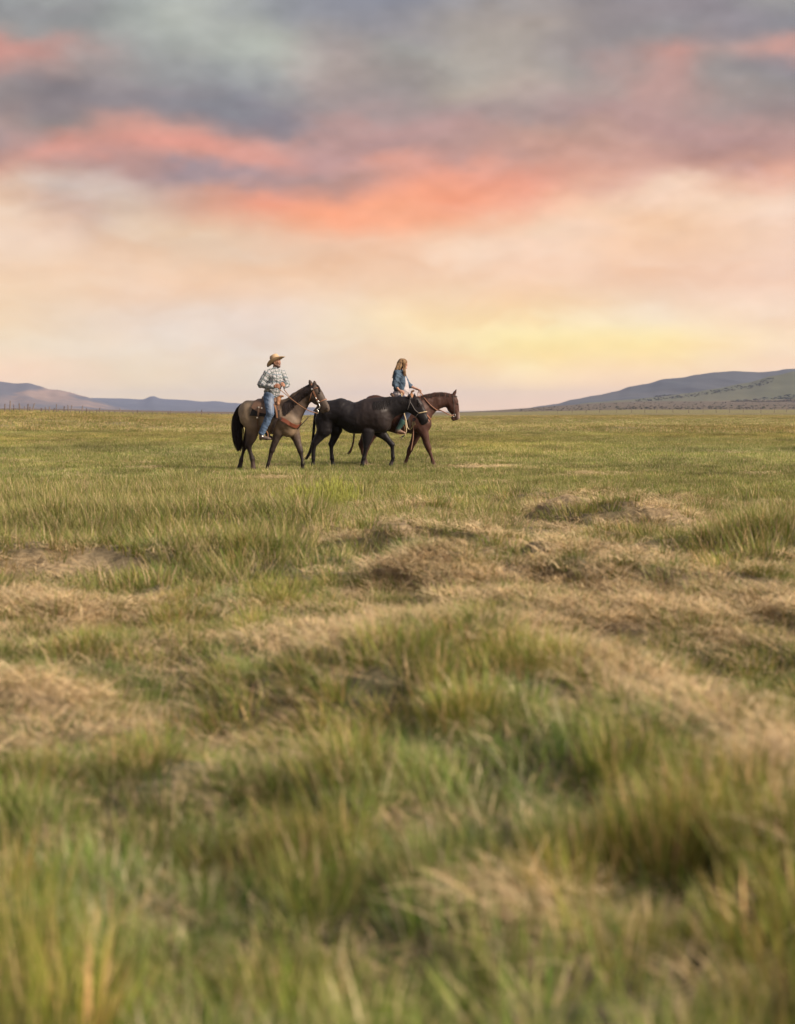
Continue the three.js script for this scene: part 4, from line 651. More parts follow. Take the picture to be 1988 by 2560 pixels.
// ------------------------------------------------------------------ the man in the straw hat
{
  const D = 34.3, p = (x, y, z = 0) => at(x, y, D - z), b = [...G.base]; b[1] = p(674, 1000)[1]; const b0 = p(674, 998, 0);
  const g = thing('person', 'man in plaid shirt, jeans and straw hat riding the grey brown horse, holding reins', 'person', b0), put = (n, geo, m) => mesh(n, moved(geo, b0), m, g);
  const sh = [[667.5, 935, 0.15], [706, 934, -0.12]], el = [[652, 962, 0.2], [716.5, 961, -0.03]], wr = [[683, 966.5, 0.31], [711.5, 967, 0.09]], kn = [[676, 1033, 0.39], [692, 1030, -0.39]], an = [[655, 1084, 0.36], [670, 1084, -0.36]], hp = [[672, 993, 0.11], [678, 993, -0.11]];
  // skin
  const bones = []; const C = SKIN;
  chain(bones, [[...p(676, 990), 0.11, 1.1], [...p(681, 966, 0.01), 0.1, 1.1], [...p(686, 942, 0.02), 0.125, 1.1], [...p(688, 933, 0.03), 0.09, 1.2]], { k: 0.05, col: C });
  chain(bones, [[...p(688, 930, 0.03), 0.058], [...p(689.5, 915, 0.04), 0.056]], { k: 0.03, col: C });
  for (const i of [0, 1]) {
    chain(bones, [[...p(...sh[i]), 0.055], [...p(...el[i]), 0.042], [...p(...wr[i]), 0.026]], { k: 0.03, col: C });
    chain(bones, [[...p(...hp[i]), 0.09], [...p(...kn[i]), 0.058], [...p(...an[i]), 0.042]], { k: 0.03, col: C });
  }
  const hc = p(690, 906.5, 0.045), fine = [];
  headBones(fine, hc, 0.35, 0.06, { beard: BEARD, hair: [0.035, 0.022, 0.018] });
  const hands = [];
  handBones(hands, p(...wr[0]), p(691, 965.5, 0.34), [0.9, 0.1, 0.25], [0.3, -0.5, -0.8], [0.1, 1, 0.1]);
  handBones(hands, p(...wr[1]), p(708.7, 962.5, 0.13), [-0.55, 0.45, 0.6], [-0.3, -0.5, -0.6], [-0.1, 1, 0.1]);
  put('body', mergeGeometries([net(bones, 0.014), net(fine, 0.005), net(hands, 0.004)]), MT.skin);
  // plaid shirt: thin green and blue lines on off white, following each limb
  const WHT = [0.33, 0.335, 0.36], GRN = [0.025, 0.06, 0.055], BLU = [0.045, 0.1, 0.15];
  const shirt = [], CS = WHT;
  chain(shirt, [[...p(680, 979, 0.0), 0.165, 1.05], [...p(683, 964, 0.02), 0.168, 1.05], [...p(686.5, 947, 0.03), 0.16, 1.1], [...p(687, 937, 0.03), 0.12, 1.2]], { k: 0.05, col: CS });
  chain(shirt, [[...p(669.5, 934.5, 0.14), 0.073], [...p(678, 929.5, 0.1), 0.066], [...p(687, 928.5, 0.03), 0.07], [...p(697, 930, -0.05), 0.066], [...p(704, 934, -0.11), 0.072]], { k: 0.06, col: CS });
  for (const i of [0, 1]) chain(shirt, [[...p(...sh[i]), 0.075], [...p(lerp(sh[i][0], el[i][0], 0.5), lerp(sh[i][1], el[i][1], 0.5), lerp(sh[i][2], el[i][2], 0.5)), 0.074], [...p(...el[i]), 0.07], [...p(lerp(el[i][0], wr[i][0], 0.55), lerp(el[i][1], wr[i][1], 0.55), lerp(el[i][2], wr[i][2], 0.55)), 0.054], [...p(...wr[i]), 0.04]], { k: 0.035, col: CS });
  chain(shirt, [[...p(688, 925, 0.03), 0.074, 1.1], [...p(689, 921, 0.035), 0.066, 1.1]], { k: 0.02, col: CS });
  const wr_ = (x) => x - Math.floor(x);
  const plaid = (c, x, y, z, near, t) => {
    const bx = near.b[0] - near.a[0], by = near.b[1] - near.a[1], bz = near.b[2] - near.a[2], L = Math.hypot(bx, by, bz), limb = Math.max(near.ra, near.rb) < 0.09;
    let u, v;
    if (limb && L > 0.01) { const al = ((x - near.a[0]) * bx + (y - near.a[1]) * by + (z - near.a[2]) * bz) / L; const cx = x - near.a[0] - bx / L * al, cy = y - near.a[1] - by / L * al, cz = z - near.a[2] - bz / L * al; v = al + near.a[1]; u = Math.atan2(cz, Math.abs(by / L) > 0.6 ? cx : cy) * 0.065; } else { const o = p(684, 950, 0.02); u = Math.atan2(z - o[2], x - o[0]) * 0.165; v = y; }
    const a = wr_(u / 0.074), e = wr_(v / 0.074 + 0.2 * Math.sin(u * 9)), l1 = Math.abs(a - 0.5) < 0.13, l2 = Math.abs(e - 0.5) < 0.13;
    const n = 0.92 + 0.16 * fbm(x * 30, y * 30 + z * 20, 2, 401); let o = c; if (l1) o = GRN.map((q, k) => lerp(q, c[k], 0.18)); if (l2) o = (l1 ? GRN : Math.floor(v / 0.074) % 2 ? BLU : GRN).map((q, k) => lerp(q, c[k], 0.2)); return hue(o, n);
  };
  put('shirt', folds(net(shirt, 0.0075, 0, plaid), 0.012), MT.cloth);
  const jeans = [], J = [0.062, 0.105, 0.185];
  chain(jeans, [[...p(675.5, 989), 0.135, 1.15], [...p(677, 983), 0.13, 1.15]], { k: 0.05, col: J });
  for (const i of [0, 1]) chain(jeans, [[...p(...hp[i]), 0.112, 1, J], [...p(lerp(hp[i][0], kn[i][0], 0.5), lerp(hp[i][1], kn[i][1], 0.5), lerp(hp[i][2], kn[i][2], 0.5)), 0.096, 1, J], [...p(...kn[i]), 0.079, 1, J], [...p(lerp(kn[i][0], an[i][0], 0.4), lerp(kn[i][1], an[i][1], 0.4), an[i][2]), 0.074, 1, J], [...p(an[i][0] - 0.5, an[i][1] - 1, an[i][2]), 0.062, 1, J]], { k: 0.04, col: J });
  // worn pale denim on the front of the thigh, in streaks
  put('jeans', folds(net(jeans, 0.011, 0, (c, x, y, z) => { const o = p(679, 1008, 0.3), w = Math.exp(-(((x - o[0]) / 0.055) ** 2) - ((y - o[1]) / 0.2) ** 2) * clamp(0.4 + 1.4 * (fbm(x * 45, y * 9, 3, 411) - 0.25)), n = 0.8 + 0.4 * fbm(x * 25, y * 12 + z * 20, 3, 415); return [lerp(c[0], 0.2, w) * n, lerp(c[1], 0.225, w) * n, lerp(c[2], 0.27, w) * n]; }), 0.008), MT.cloth);
  put('belt', (() => { const bb = []; chain(bb, [[...p(676.5, 984.5), 0.146, 1.14, [0.03, 0.02, 0.02]]], { col: [0.03, 0.02, 0.02], k: 0.01 }); const q = net(bb, 0.012); q.translate(0, -p(676.5, 984.5)[1], 0); q.scale(1, 0.16, 1); q.translate(0, p(676.5, 984.5)[1] - 0.012, 0); q.computeVertexNormals(); return q; })(), MT.darkLeather);
  for (const i of [0, 1]) {
    const bt = [], BC = [0.105, 0.08, 0.068], z = an[i][2], x = an[i][0];
    chain(bt, [[...p(x + 0.5, 1080, z), 0.05], [...p(x - 0.8, 1090, z), 0.047]], { k: 0.02, col: BC }); chain(bt, [[...p(x - 2.5, 1094.5, z), 0.036], [...p(x + 7, 1094.5, z + 0.01), 0.043], [...p(x + 15, 1096.3, z + 0.03), 0.035], [...p(x + 20.5, 1097, z + 0.04), 0.022]], { k: 0.03, col: BC }); chain(bt, [[...p(x - 3.5, 1098, z), 0.026, 1.1, hue(BC, 0.5)]], { k: 0.012, col: BC });
    const o = mesh('boot', moved(net(bt, 0.008), b0), vmat(0.7), g);
    const sp = new THREE.TorusGeometry(0.05, 0.008, 6, 18, Math.PI); sp.rotateX(Math.PI / 2); sp.rotateY(Math.PI / 2); sp.translate(...p(x - 1, 1090.5, z)); mesh('spur', moved(sp, b0), MT.silver, o);
  }
  // straw hat: crown and curled brim in one lathe-like shell, tipped back
  const hat = new THREE.Group(); hat.name = 'hat'; hat.position.set(...p(690.2, 902.5, 0.045).map((v, k) => v - b0[k])); hat.rotation.set(0, -0.3, 0); g.add(hat);
  const shell = (prof, th) => { const nu = 48, pos = [], idx = [], m = prof.length; for (let k = 0; k < 2; k++) for (let i = 0; i < nu; i++) for (let j = 0; j < m; j++) { const a = i / nu * 2 * Math.PI, [r, y, cu, dent] = prof[j]; const x = Math.cos(a) * r * 1.14, z = Math.sin(a) * r * 0.94; pos.push(x, y + cu * Math.abs(Math.sin(a)) ** 1.6 - cu * 0.35 * Math.abs(Math.cos(a)) ** 2 - dent * Math.exp(-((z / 0.03) ** 2)) - k * th, z); } const N = nu * m; for (let i = 0; i < nu; i++) for (let j = 0; j < m - 1; j++) { const q = (i + 1) % nu, a = i * m + j, c = q * m + j; idx.push(a, a + 1, c, c, a + 1, c + 1, N + a, N + c, N + a + 1, N + c, N + c + 1, N + a + 1); } for (let i = 0; i < nu; i++) { const a = i * m + m - 1, c = (i + 1) % nu * m + m - 1; idx.push(a, N + a, c, c, N + a, N + c); } const q = new THREE.BufferGeometry(); q.setAttribute('position', new THREE.Float32BufferAttribute(pos, 3)); q.setIndex(idx); q.computeVertexNormals(); return q; };
  const tilt = new THREE.Matrix4().makeRotationZ(0.5), wear = (q) => q.applyMatrix4(tilt);
  const o1 = mesh('crown', wear(shell([[0.001, 0.15, 0, 0.03], [0.04, 0.15, 0, 0.026], [0.07, 0.142, 0, 0.01], [0.085, 0.11, 0, 0], [0.091, 0.07, 0, 0], [0.095, 0.02, 0, 0], [0.097, -0.004, 0, 0]], 0.006)), MT.hatStraw, hat);
  mesh('brim', wear(shell([[0.09, 0.002, 0, 0], [0.11, -0.002, 0.002, 0], [0.14, -0.004, 0.01, 0], [0.17, -0.003, 0.026, 0], [0.188, -0.001, 0.045, 0], [0.196, 0, 0.052, 0]], 0.006)), MT.hatStraw, hat);
  mesh('hat_band', wear(shell([[0.096, 0.034, 0, 0], [0.0975, 0.02, 0, 0], [0.1, 0.006, 0, 0]], 0.001)), MT.hatBand, hat);
}
// ------------------------------------------------------------------ the woman in the denim jacket
{
  const D = Sd, p = (x, y, z = 0) => at(x, y, D - z), b0 = p(1003, 999, 0), rw = mulberry(31);
  const g = thing('person', 'long haired woman in denim jacket and white shirt riding the reddish brown horse', 'person', b0), put = (n, geo, m) => mesh(n, moved(geo, b0), m, g);
  const sh = [[993, 932, 0.15], [1003, 932, -0.15]], el = [[986.5, 962, 0.2], [1021, 963, -0.17]], wr = [[998.5, 976, 0.25], [1040.5, 972, -0.07]], hp = [[1003, 996, 0.11], [1005, 996, -0.11]], kn = [[1021.5, 1030, 0.37], [1023, 1030, -0.37]], an = [[995, 1074, 0.35], [997, 1074, -0.35]];
  const SK = [0.36, 0.2, 0.14], bones = [];
  chain(bones, [[...p(1003, 992), 0.11, 1.15], [...p(1003, 968), 0.095, 1.1], [...p(1000, 944), 0.105, 1.15], [...p(999, 934), 0.075, 1.3]], { k: 0.05, col: SK });
  chain(bones, [[...p(1001, 930), 0.046], [...p(1004, 918), 0.045]], { k: 0.03, col: SK });
  for (const i of [0, 1]) { chain(bones, [[...p(...sh[i]), 0.044], [...p(...el[i]), 0.037], [...p(...wr[i]), 0.024]], { k: 0.03, col: SK }); chain(bones, [[...p(...hp[i]), 0.085], [...p(...kn[i]), 0.055], [...p(...an[i]), 0.038]], { k: 0.03, col: SK }); }
  const fine = [], hands = []; headBones(fine, p(1007.5, 910, 0.0), -0.12, -0.08, { skin: SK, hair: [0.13, 0.085, 0.05] });
  handBones(hands, p(...wr[0]), p(1003.5, 980.5, 0.27), [0.6, -0.7, 0.1], [0.1, -0.5, -0.8], [0.6, 0.6, 0.1], 0.0085, hue(SK, 0.9));
  handBones(hands, p(...wr[1]), p(1046.5, 974, -0.05), [0.9, -0.25, 0.1], [0, -0.9, 0.2], [0.1, 0.2, 1], 0.0085, hue(SK, 0.9));
  put('body', mergeGeometries([net(bones, 0.014), net(fine, 0.0055), net(hands, 0.0045)]), MT.skin);
  const WH = [0.37, 0.345, 0.365], shirt = [];
  chain(shirt, [[...p(1000, 988), 0.165, 1.0, WH], [...p(1007, 976), 0.148, 1.0, WH], [...p(1007, 962), 0.125, 1.05, WH], [...p(1003, 946), 0.115, 1.1, WH], [...p(1001, 936), 0.078, 1.3, WH]], { k: 0.05, col: WH });
  put('shirt', folds(net(shirt, 0.011, 0, (c, x, y, z) => hue(c, 0.85 + 0.3 * fbm(x * 26, y * 5 + z * 9, 3, 421))), 0.012), MT.cloth);
  const DN = [0.045, 0.075, 0.115], jk = [];
  chain(jk, [[...p(997.5, 972), 0.122, 1.28, DN], [...p(997, 958), 0.12, 1.3, DN], [...p(997, 943), 0.125, 1.3, DN], [...p(997, 934), 0.09, 1.6, DN]], { k: 0.04, col: DN });
  for (const z of [1, -1]) chain(jk, [[...p(1005, 974, z * 0.12), 0.055, 0.75, DN], [...p(1007, 957, z * 0.115), 0.062, 0.75, DN], [...p(1006, 941, z * 0.09), 0.06, 0.9, DN], [...p(1003, 932, z * 0.06), 0.05, 1, DN]], { k: 0.04, col: DN });
  chain(jk, [[...p(1000, 927), 0.066, 1.1, DN], [...p(1001, 924), 0.06, 1.1, DN]], { k: 0.02, col: DN });
  for (const i of [0, 1]) { const m = [0, 1, 2].map((k) => lerp(el[i][k], wr[i][k], 0.25)); chain(jk, [[...p(...sh[i]), 0.068, 1, DN], [...p(lerp(sh[i][0], el[i][0], 0.5), lerp(sh[i][1], el[i][1], 0.5), lerp(sh[i][2], el[i][2], 0.5)), 0.062, 1, DN], [...p(...el[i]), 0.056, 1, DN], [...p(...m), 0.053, 1, hue(DN, 1.25)]], { k: 0.018, col: DN }); }
  put('denim_jacket', folds(net(jk, 0.0095, 0, (c, x, y, z) => { const n = 0.35 + 1.3 * fbm(x * 22 + z * 12, y * 11, 4, 431); return hue(c, n); }), 0.014), MT.cloth);
  const jn = [], J = [0.05, 0.065, 0.11];
  chain(jn, [[...p(1003, 994), 0.13, 1.1, J]], { k: 0.05, col: J });
  for (const i of [0, 1]) chain(jn, [[...p(...hp[i]), 0.105, 1, J], [...p(...kn[i]), 0.076, 1, J], [...p(lerp(kn[i][0], an[i][0], 0.5), lerp(kn[i][1], an[i][1], 0.5), an[i][2]), 0.068, 1, J]], { k: 0.04, col: J });
  put('jeans', net(jn, 0.013, 0, (c, x, y, z) => hue(c, 0.7 + 0.6 * fbm(x * 25, y * 12 + z * 20, 3, 415))), MT.cloth);
  for (const i of [0, 1]) {
    const [ax, ay, z] = an[i], bt = [], TE = [0.03, 0.075, 0.07], BC = [0.18, 0.105, 0.072];
    chain(bt, [[...p(lerp(kn[i][0], ax, 0.5), lerp(kn[i][1], ay, 0.5), z), 0.073, 1, hue(TE, 1.5)], [...p(lerp(kn[i][0], ax, 0.62), lerp(kn[i][1], ay, 0.62), z), 0.068, 1, TE], [...p(ax + 1, ay - 3, z), 0.05, 1, TE], [...p(ax - 1, ay + 2, z), 0.047, 1, hue(BC, 0.6)]], { k: 0.015, col: TE });
    chain(bt, [[...p(ax - 3, ay + 5.5, z), 0.035, 1, hue(BC, 0.5)], [...p(ax + 7, ay + 5, z), 0.04, 1, BC], [...p(ax + 15, ay + 8, z + 0.01), 0.03, 1, BC], [...p(ax + 19.5, ay + 9, z + 0.01), 0.018, 1, BC]], { k: 0.025, col: BC });
    mesh('boot', moved(net(bt, 0.009), b0), vmat(0.5), g);
  }
  // long wavy hair: a cap and many locks
  const cols = [[0.2, 0.125, 0.066], [0.26, 0.17, 0.09], [0.14, 0.085, 0.046], [0.33, 0.225, 0.12], [0.1, 0.062, 0.038]], cap = [];
  chain(cap, [[...p(1005, 906.5, 0), 0.099, 0.92, cols[2]], [...p(1008.6, 906.2, 0), 0.092, 0.92, cols[2]]], { k: 0.03, col: cols[2] });
  chain(cap, [[...p(1000, 914, 0), 0.085, 1.05, cols[4]], [...p(995, 926, 0), 0.075, 1.4, cols[4]]], { k: 0.04, col: cols[4] });
  const hg = [net(cap, 0.011)];
  const dome = (x, y, side, off) => { const dx = (x - 1006) * 0.00916, dy = (907 - y) * 0.00916; return p(x, y, side * (Math.sqrt(Math.max(0, 0.101 ** 2 - dx * dx - dy * dy)) * 0.92 + off)); };
  for (let i = 0; i < 700; i++) {
    const a = rw(), front = a < 0.3, w = rw() - 0.5, side = rw() < 0.72 ? 1 : -1, zz = side * (0.03 + 0.075 * rw());
    const q = [dome(1007 + w * 13, 897.2 + Math.abs(w) * 3, side, 0.004)];
    if (front) { const x0 = 1009 + rw() * 4.2; q.push(dome(lerp(1007, x0, 0.55), 899.5 + rw(), side, 0.006), dome(x0 - 1, 904.5 + rw(), side, 0.008), p(x0, 917, side * 0.088), p(x0 - 1 + rw() * 2, 928, side * (0.1 + rw() * 0.04)), p(x0 - 0.5 + rw() * 3, 935 + rw() * 6, side * (0.12 + rw() * 0.03))); }
    else { const x0 = lerp(992, 1004, rw()), far = rw(); q.push(dome(lerp(1004, x0, 0.45), 899.5 + rw() * 2, side, 0.006), dome(lerp(1003, x0, 0.75), 905 + rw(), side, 0.008), p(x0, 914, zz * 1.1 + side * 0.02), p(x0 - 4, 923, zz * 1.3 + side * 0.03), p(lerp(x0 - 9, 987, 0.4), 930 + far * 3, zz * 1.2 + side * 0.03), p(984 - rw() * 4 + 4 * (1 - far), 934 + far * 12, zz * 1.1)); if (i % 9) q.pop(); }
    for (let k = 2; k < q.length; k++) { q[k][0] += Math.sin(i + k * 2.1) * 0.012; q[k][2] += Math.cos(i * 1.7 + k * 2.4) * 0.01; }
    hg.push(strand(q, 0.0078, 0.0035, cols[Math.floor(rw() * cols.length)], 14, 4));
  }
  put('hair', mergeGeometries(hg), MT.hair);
}

// ------------------------------------------------------------------ fences far across the meadow
const wood = [mat([0.13, 0.1, 0.085], 0.95), mat([0.17, 0.135, 0.115], 0.95), mat([0.1, 0.075, 0.065], 0.95)];
{
  const rf = mulberry(77);
  // a post: crooked hewn stake, base at 0
  const stake = (h, r, seed) => { const q = mulberry(seed), g = new THREE.CylinderGeometry(r * 0.75, r, h, 7, 4), p = g.attributes.position; for (let i = 0; i < p.count; i++) { const y = p.getY(i) / h + 0.5; p.setX(i, p.getX(i) * (0.85 + 0.3 * q()) + Math.sin(y * 4 + seed) * 0.03); p.setZ(i, p.getZ(i) * (0.85 + 0.3 * q())); } g.translate(0, h / 2, 0); g.computeVertexNormals(); return g; };
  const z4 = (x, y) => [x / 2.5697, 900 + y / 2.5697];
  // [x, top, lean] as traced, base on the ground
  const posts = [[32, 280, 0.05], [65, 262, 0], [88, 285, 0.04], [125, 278, 0], [160, 297, 0], [180, 282, -0.06], [195, 300, 0.1], [212, 275, -0.22], [265, 308, 0, 1.8], [292, 300, 0], [316, 298, -0.2], [346, 305, -0.4], [363, 282, 0], [372, 320, -0.3], [412, 295, -0.05], [437, 288, 0.02], [456, 290, -0.25], [484, 322, 0], [512, 326, 0.05], [530, 293, 0], [556, 308, 0], [575, 318, 0], [600, 326, 0.05], [622, 318, -0.1], [640, 306, -0.15], [668, 322, 0], [700, 328, 0], [736, 330, -0.1], [772, 312, 0], [790, 330, 0], [820, 332, 0], [856, 325, 0, 1.4], [884, 322, 0], [912, 334, 0], [945, 336, 0], [980, 338, 0], [1010, 334, 0], [1045, 340, 0], [1080, 330, -0.1, 1.5], [1095, 322, 0], [1130, 340, 0], [1172, 342, 0], [1216, 342, 0], [1262, 325, 0], [1296, 320, 0, 1.4], [1340, 344, 0], [1384, 346, 0], [1422, 340, 0], [1470, 346, 0], [1520, 345, 0]];
  const first = z4(32, 0)[0], dAt = (px) => 205 + (px - first) / 590 * 190;
  const root = at(300, 1035, dAt(300)); root[1] = height(root[0], root[2]);
  const fence = thing('wooden_fence', 'row of crooked dark wooden fence posts at the far left edge of the meadow', 'fence', root);
  const tops = [];
  posts.forEach(([x, top, lean, fat = 1], i) => {
    const [px, py] = z4(x, top), d = dAt(px), t = at(px, py, d), gy = height(t[0], t[2]), h = Math.max(0.7, t[1] - gy + 0.1);
    const m = mesh('post', stake(h, 0.085 * fat * (0.8 + 0.4 * rf()), i + 3), wood[i % 3], fence); m.position.set(t[0] + lean * h * 0.5 - root[0], gy - 0.1 - root[1], t[2] - root[2]); m.rotation.z = lean; m.rotation.x = (rf() - 0.5) * 0.1; tops.push([t[0], gy, t[2], h]);
  });
  for (const f of [0.42, 0.7]) { const pts = tops.map(([x, y, z]) => [x - root[0], y + 1.25 * f - root[1], z - root[2]]); mesh('wire', strand(pts, 0.008, 0.008, [1, 1, 1], 120, 4), mat([0.18, 0.16, 0.15], 0.6), fence); }
  // thin posts along the yellow strip on the right
  const r2 = at(1700, 1034, 560); r2[1] = height(r2[0], r2[2]);
  const far = thing('wire_fence', 'sparse thin fence posts along the yellow grass strip below the right hills', 'fence', r2), pts = [];
  for (let k = 0; k < 18; k++) { const px = 1395 + k * 36 + (rf() - 0.5) * 10, d = 560, t = at(px, 1034, d), gy = height(t[0], t[2]); const m = mesh('post', stake(1.35 + rf() * 0.5, 0.075, k + 90), wood[k % 3], far); m.position.set(t[0] - r2[0], gy - 0.1 - r2[1], t[2] - r2[2]); m.rotation.z = (rf() - 0.5) * 0.12; pts.push([t[0] - r2[0], gy + 1 - r2[1], t[2] - r2[2]]); }
  mesh('wire', strand(pts, 0.008, 0.008, [1, 1, 1], 60, 4), mat([0.18, 0.16, 0.15], 0.6), far);
}

// ------------------------------------------------------------------ shrubs on the right slopes
{
  const q = mulberry(91), leaf = [], n = 260;
  for (let i = 0; i < n; i++) { const a = q() * 6.283, e = Math.acos(q()), r = 0.55 + 0.45 * q(), c = [Math.cos(a) * Math.sin(e) * r, Math.cos(e) * r * 0.75, Math.sin(a) * Math.sin(e) * r], g = new THREE.PlaneGeometry(0.22, 0.16); g.rotateX(q() * 3); g.rotateY(q() * 6); g.translate(...c); leaf.push(g); }
  const shrub = mergeGeometries(leaf), spots = [];
  const crest = (px, pts) => { let i = 0; while (i < pts.length - 2 && px > pts[i + 1][0]) i++; const t = clamp((px - pts[i][0]) / (pts[i + 1][0] - pts[i][0])); return lerp(pts[i][1], pts[i + 1][1], t); };
  // [px, py, metres away] rows traced along the dark lines of brush
  const rows = [[[[1590, 996], [1700, 990], [1740, 985], [1800, 972], [1880, 955], [1935, 938]], 2480, 260, 4, 1.5], [[[1640, 975], [1680, 974], [1720, 982]], 3200, 60, 3, 3.2], [[[1840, 993], [1900, 989], [1988, 988]], 2250, 150, 3, 1.8], [[[1830, 1004], [1880, 1003], [1988, 999]], 1720, 150, 3, 1.4]];
  for (const [line, d, c, w, s] of rows) for (let k = 0; k < c; k++) { const px = lerp(line[0][0], line[line.length - 1][0], q()), py = crest(px, line) + (q() + q() - 1) * w; spots.push([...at(px, py, d - q() * 60), s * (0.5 + q())]); }
  for (let k = 0; k < 500; k++) { const d = 1000 + q() * 640, px = 1300 + q() * 800, t = at(px, 1020, d); spots.push([t[0], 0, t[2], 0.35 + q() * 0.6, 1]); }
  for (let k = 0; k < 120; k++) { const d = 1000 + q() * 300, px = 1540 + q() * 450, t = at(px, 1020, d); spots.push([t[0], 0, t[2], 0.6 + q() * 0.7, 1]); }
  const slopes = scene.children.filter((o) => /hill/.test(o.name)); slopes.forEach((o) => o.updateMatrixWorld());
  const ray = new THREE.Raycaster(), m4 = new THREE.Matrix4(), im = new THREE.InstancedMesh(shrub, mat([0.066, 0.067, 0.05], 1), spots.length);
  spots.forEach(([x, y, z, s], i) => { ray.set(new THREE.Vector3(x, 400, z), new THREE.Vector3(0, -1, 0)); const h = ray.intersectObjects(slopes, false); const gy = Math.max(h.length ? h[0].point.y : -99, height(x, z)); m4.makeRotationY(i); m4.scale(new THREE.Vector3(s, s * 0.9, s)); m4.setPosition(x, gy - s * 0.15, z); im.setMatrixAt(i, m4); im.setColorAt(i, new THREE.Color().setRGB(0.8 + q() * 0.5, 0.8 + q() * 0.4, 0.75 + q() * 0.4)); });
  im.name = 'sagebrush'; scene.add(im); tag(im, 'dark sagebrush dotted in lines over the slopes on the right', 'brush', { kind: 'stuff' });
}

// ------------------------------------------------------------------ grass
const gr = mulberry(4242);
// one blade: tapered, bending strip
function blade(out, x, z, len, w, dir, lean, curl, col, seg = 3, y0 = 0, twist = 0) {
  const base = out.pos.length / 3, dx = Math.cos(dir), dz = Math.sin(dir), sx = -Math.sin(dir + twist), sz = Math.cos(dir + twist); let px = x, py = y0, pz = z, a = lean;
  for (let i = 0; i <= seg; i++) {
    const t = i / seg, ww = w * (1 - t ** 1.6) * 0.5;
    if (i < seg) { out.pos.push(px - sx * ww, py, pz - sz * ww, px + sx * ww, py, pz + sz * ww); out.col.push(...col, ...col); } else { out.pos.push(px, py, pz); out.col.push(...col); }
    const st = len / seg; px += dx * Math.sin(a) * st; pz += dz * Math.sin(a) * st; py += Math.cos(a) * st; a += curl / seg; if (py < 0.006) py = 0.006 + 0.004 * gr();
  }
  for (let i = 0; i < seg - 1; i++) { const a0 = base + i * 2; out.idx.push(a0, a0 + 1, a0 + 2, a0 + 1, a0 + 3, a0 + 2); }
  const l = base + (seg - 1) * 2; out.idx.push(l, l + 1, l + 2);
}
function built(o) { const g = new THREE.BufferGeometry(); g.setAttribute('position', new THREE.Float32BufferAttribute(o.pos, 3)); g.setAttribute('color', new THREE.Float32BufferAttribute(o.col, 3)); g.setIndex(o.idx); g.computeVertexNormals(); return g; }
const pick = (l) => l[Math.floor(gr() * l.length)], vary = (c, a = 0.3) => { const k = 1 - a / 2 + a * gr(), h = (gr() - 0.5) * 0.12; return [c[0] * k * (1 + h), c[1] * k, c[2] * k * (1 - h)]; };
const GREEN = [[0.135, 0.205, 0.03], [0.175, 0.24, 0.042], [0.235, 0.27, 0.055], [0.09, 0.155, 0.026]], DRY = [[0.6, 0.46, 0.27], [0.7, 0.55, 0.33], [0.53, 0.4, 0.23], [0.44, 0.345, 0.22]], OLIVE = [[0.255, 0.26, 0.075], [0.31, 0.295, 0.095], [0.22, 0.24, 0.068], [0.35, 0.3, 0.12]], LIME = [[0.34, 0.37, 0.085], [0.4, 0.415, 0.11]];
function tuft({ n, r, h, w, cols, lean = 0.5, curl = 0.7, seg = 3, flat = false, head = 0 }) {
  const o = { pos: [], col: [], idx: [] };
  for (let i = 0; i < n; i++) {
    const a = gr() * 6.283, rr = r * Math.sqrt(gr()), x = Math.cos(a) * rr, z = Math.sin(a) * rr, set = pick(cols), L = h * (0.55 + 0.6 * gr());
    if (flat) blade(o, x, z, L, w * (0.7 + 0.6 * gr()), gr() * 6.283, 0.9 + gr() * 0.5, 0.5 + gr() * 0.7, vary(pick(set)), seg, 0.01 + gr() * 0.05, gr() * 2);
    else blade(o, x, z, L, w * (0.7 + 0.6 * gr()), a + (gr() - 0.5) * 1.6, gr() * lean + 0.25 * rr / r, curl * (0.2 + gr()), vary(pick(set)), seg, -0.02, (gr() - 0.5) * 1.4);
    if (head && gr() < head) { const hx = x + (gr() - 0.5) * 0.05, hz = z + (gr() - 0.5) * 0.05, c = vary(pick(head > 0.1 ? LIME : OLIVE)); blade(o, hx, hz, L * 1.3, w * 0.5, a, 0.1, 0.2, c, 3, -0.02); for (let k = 0; k < 3; k++) blade(o, hx + Math.cos(a) * 0.02, hz + Math.sin(a) * 0.02, 0.07, w * (head > 0.1 ? 1.4 : 0.8), k * 2.1, 0.15, 0.2, c, 2, L * 1.1); }
  }
  return built(o);
}
const blades = new THREE.MeshPhysicalMaterial({ color: 0xffffff, vertexColors: true, roughness: 0.85, side: THREE.DoubleSide, transmission: 0.4, thickness: 0, specularIntensity: 0.35 });
const strawBlades = blades.clone(); strawBlades.transmission = 0.12;
const kinds = {};
// tussocks: the nearest of scattered centres, one per cell; [distance / cell, direction x, direction z, random number of the tussock]
function tussock(x, z, cell, seed) { const ix = Math.floor(x / cell), iz = Math.floor(z / cell); let best = 9, o = [1, 0, 0, 0]; for (let i = -1; i <= 1; i++) for (let j = -1; j <= 1; j++) { const cx = (ix + i + 0.1 + 0.8 * hash2(ix + i, iz + j, seed)) * cell, cz = (iz + j + 0.1 + 0.8 * hash2(ix + i, iz + j, seed + 1)) * cell, d = Math.hypot(x - cx, z - cz) / cell; if (d < best) { best = d; o = [d, (x - cx) / cell, (z - cz) / cell, hash2(ix + i, iz + j, seed + 2)]; } } return o; }
function kind(name, label, makers) { kinds[name] = { label, list: makers.map((m) => ({ geo: tuft(m), mats: [], cols: [] })) }; }
const many = (n, o) => Array.from({ length: n }, () => o);
kind('lush_grass', 'lush green grass blades filling the near ground', many(5, { n: 54, r: 0.1, h: 0.18, w: 0.0056, cols: [GREEN, GREEN, GREEN, OLIVE, OLIVE, DRY], lean: 0.45, curl: 0.9, seg: 4 }));
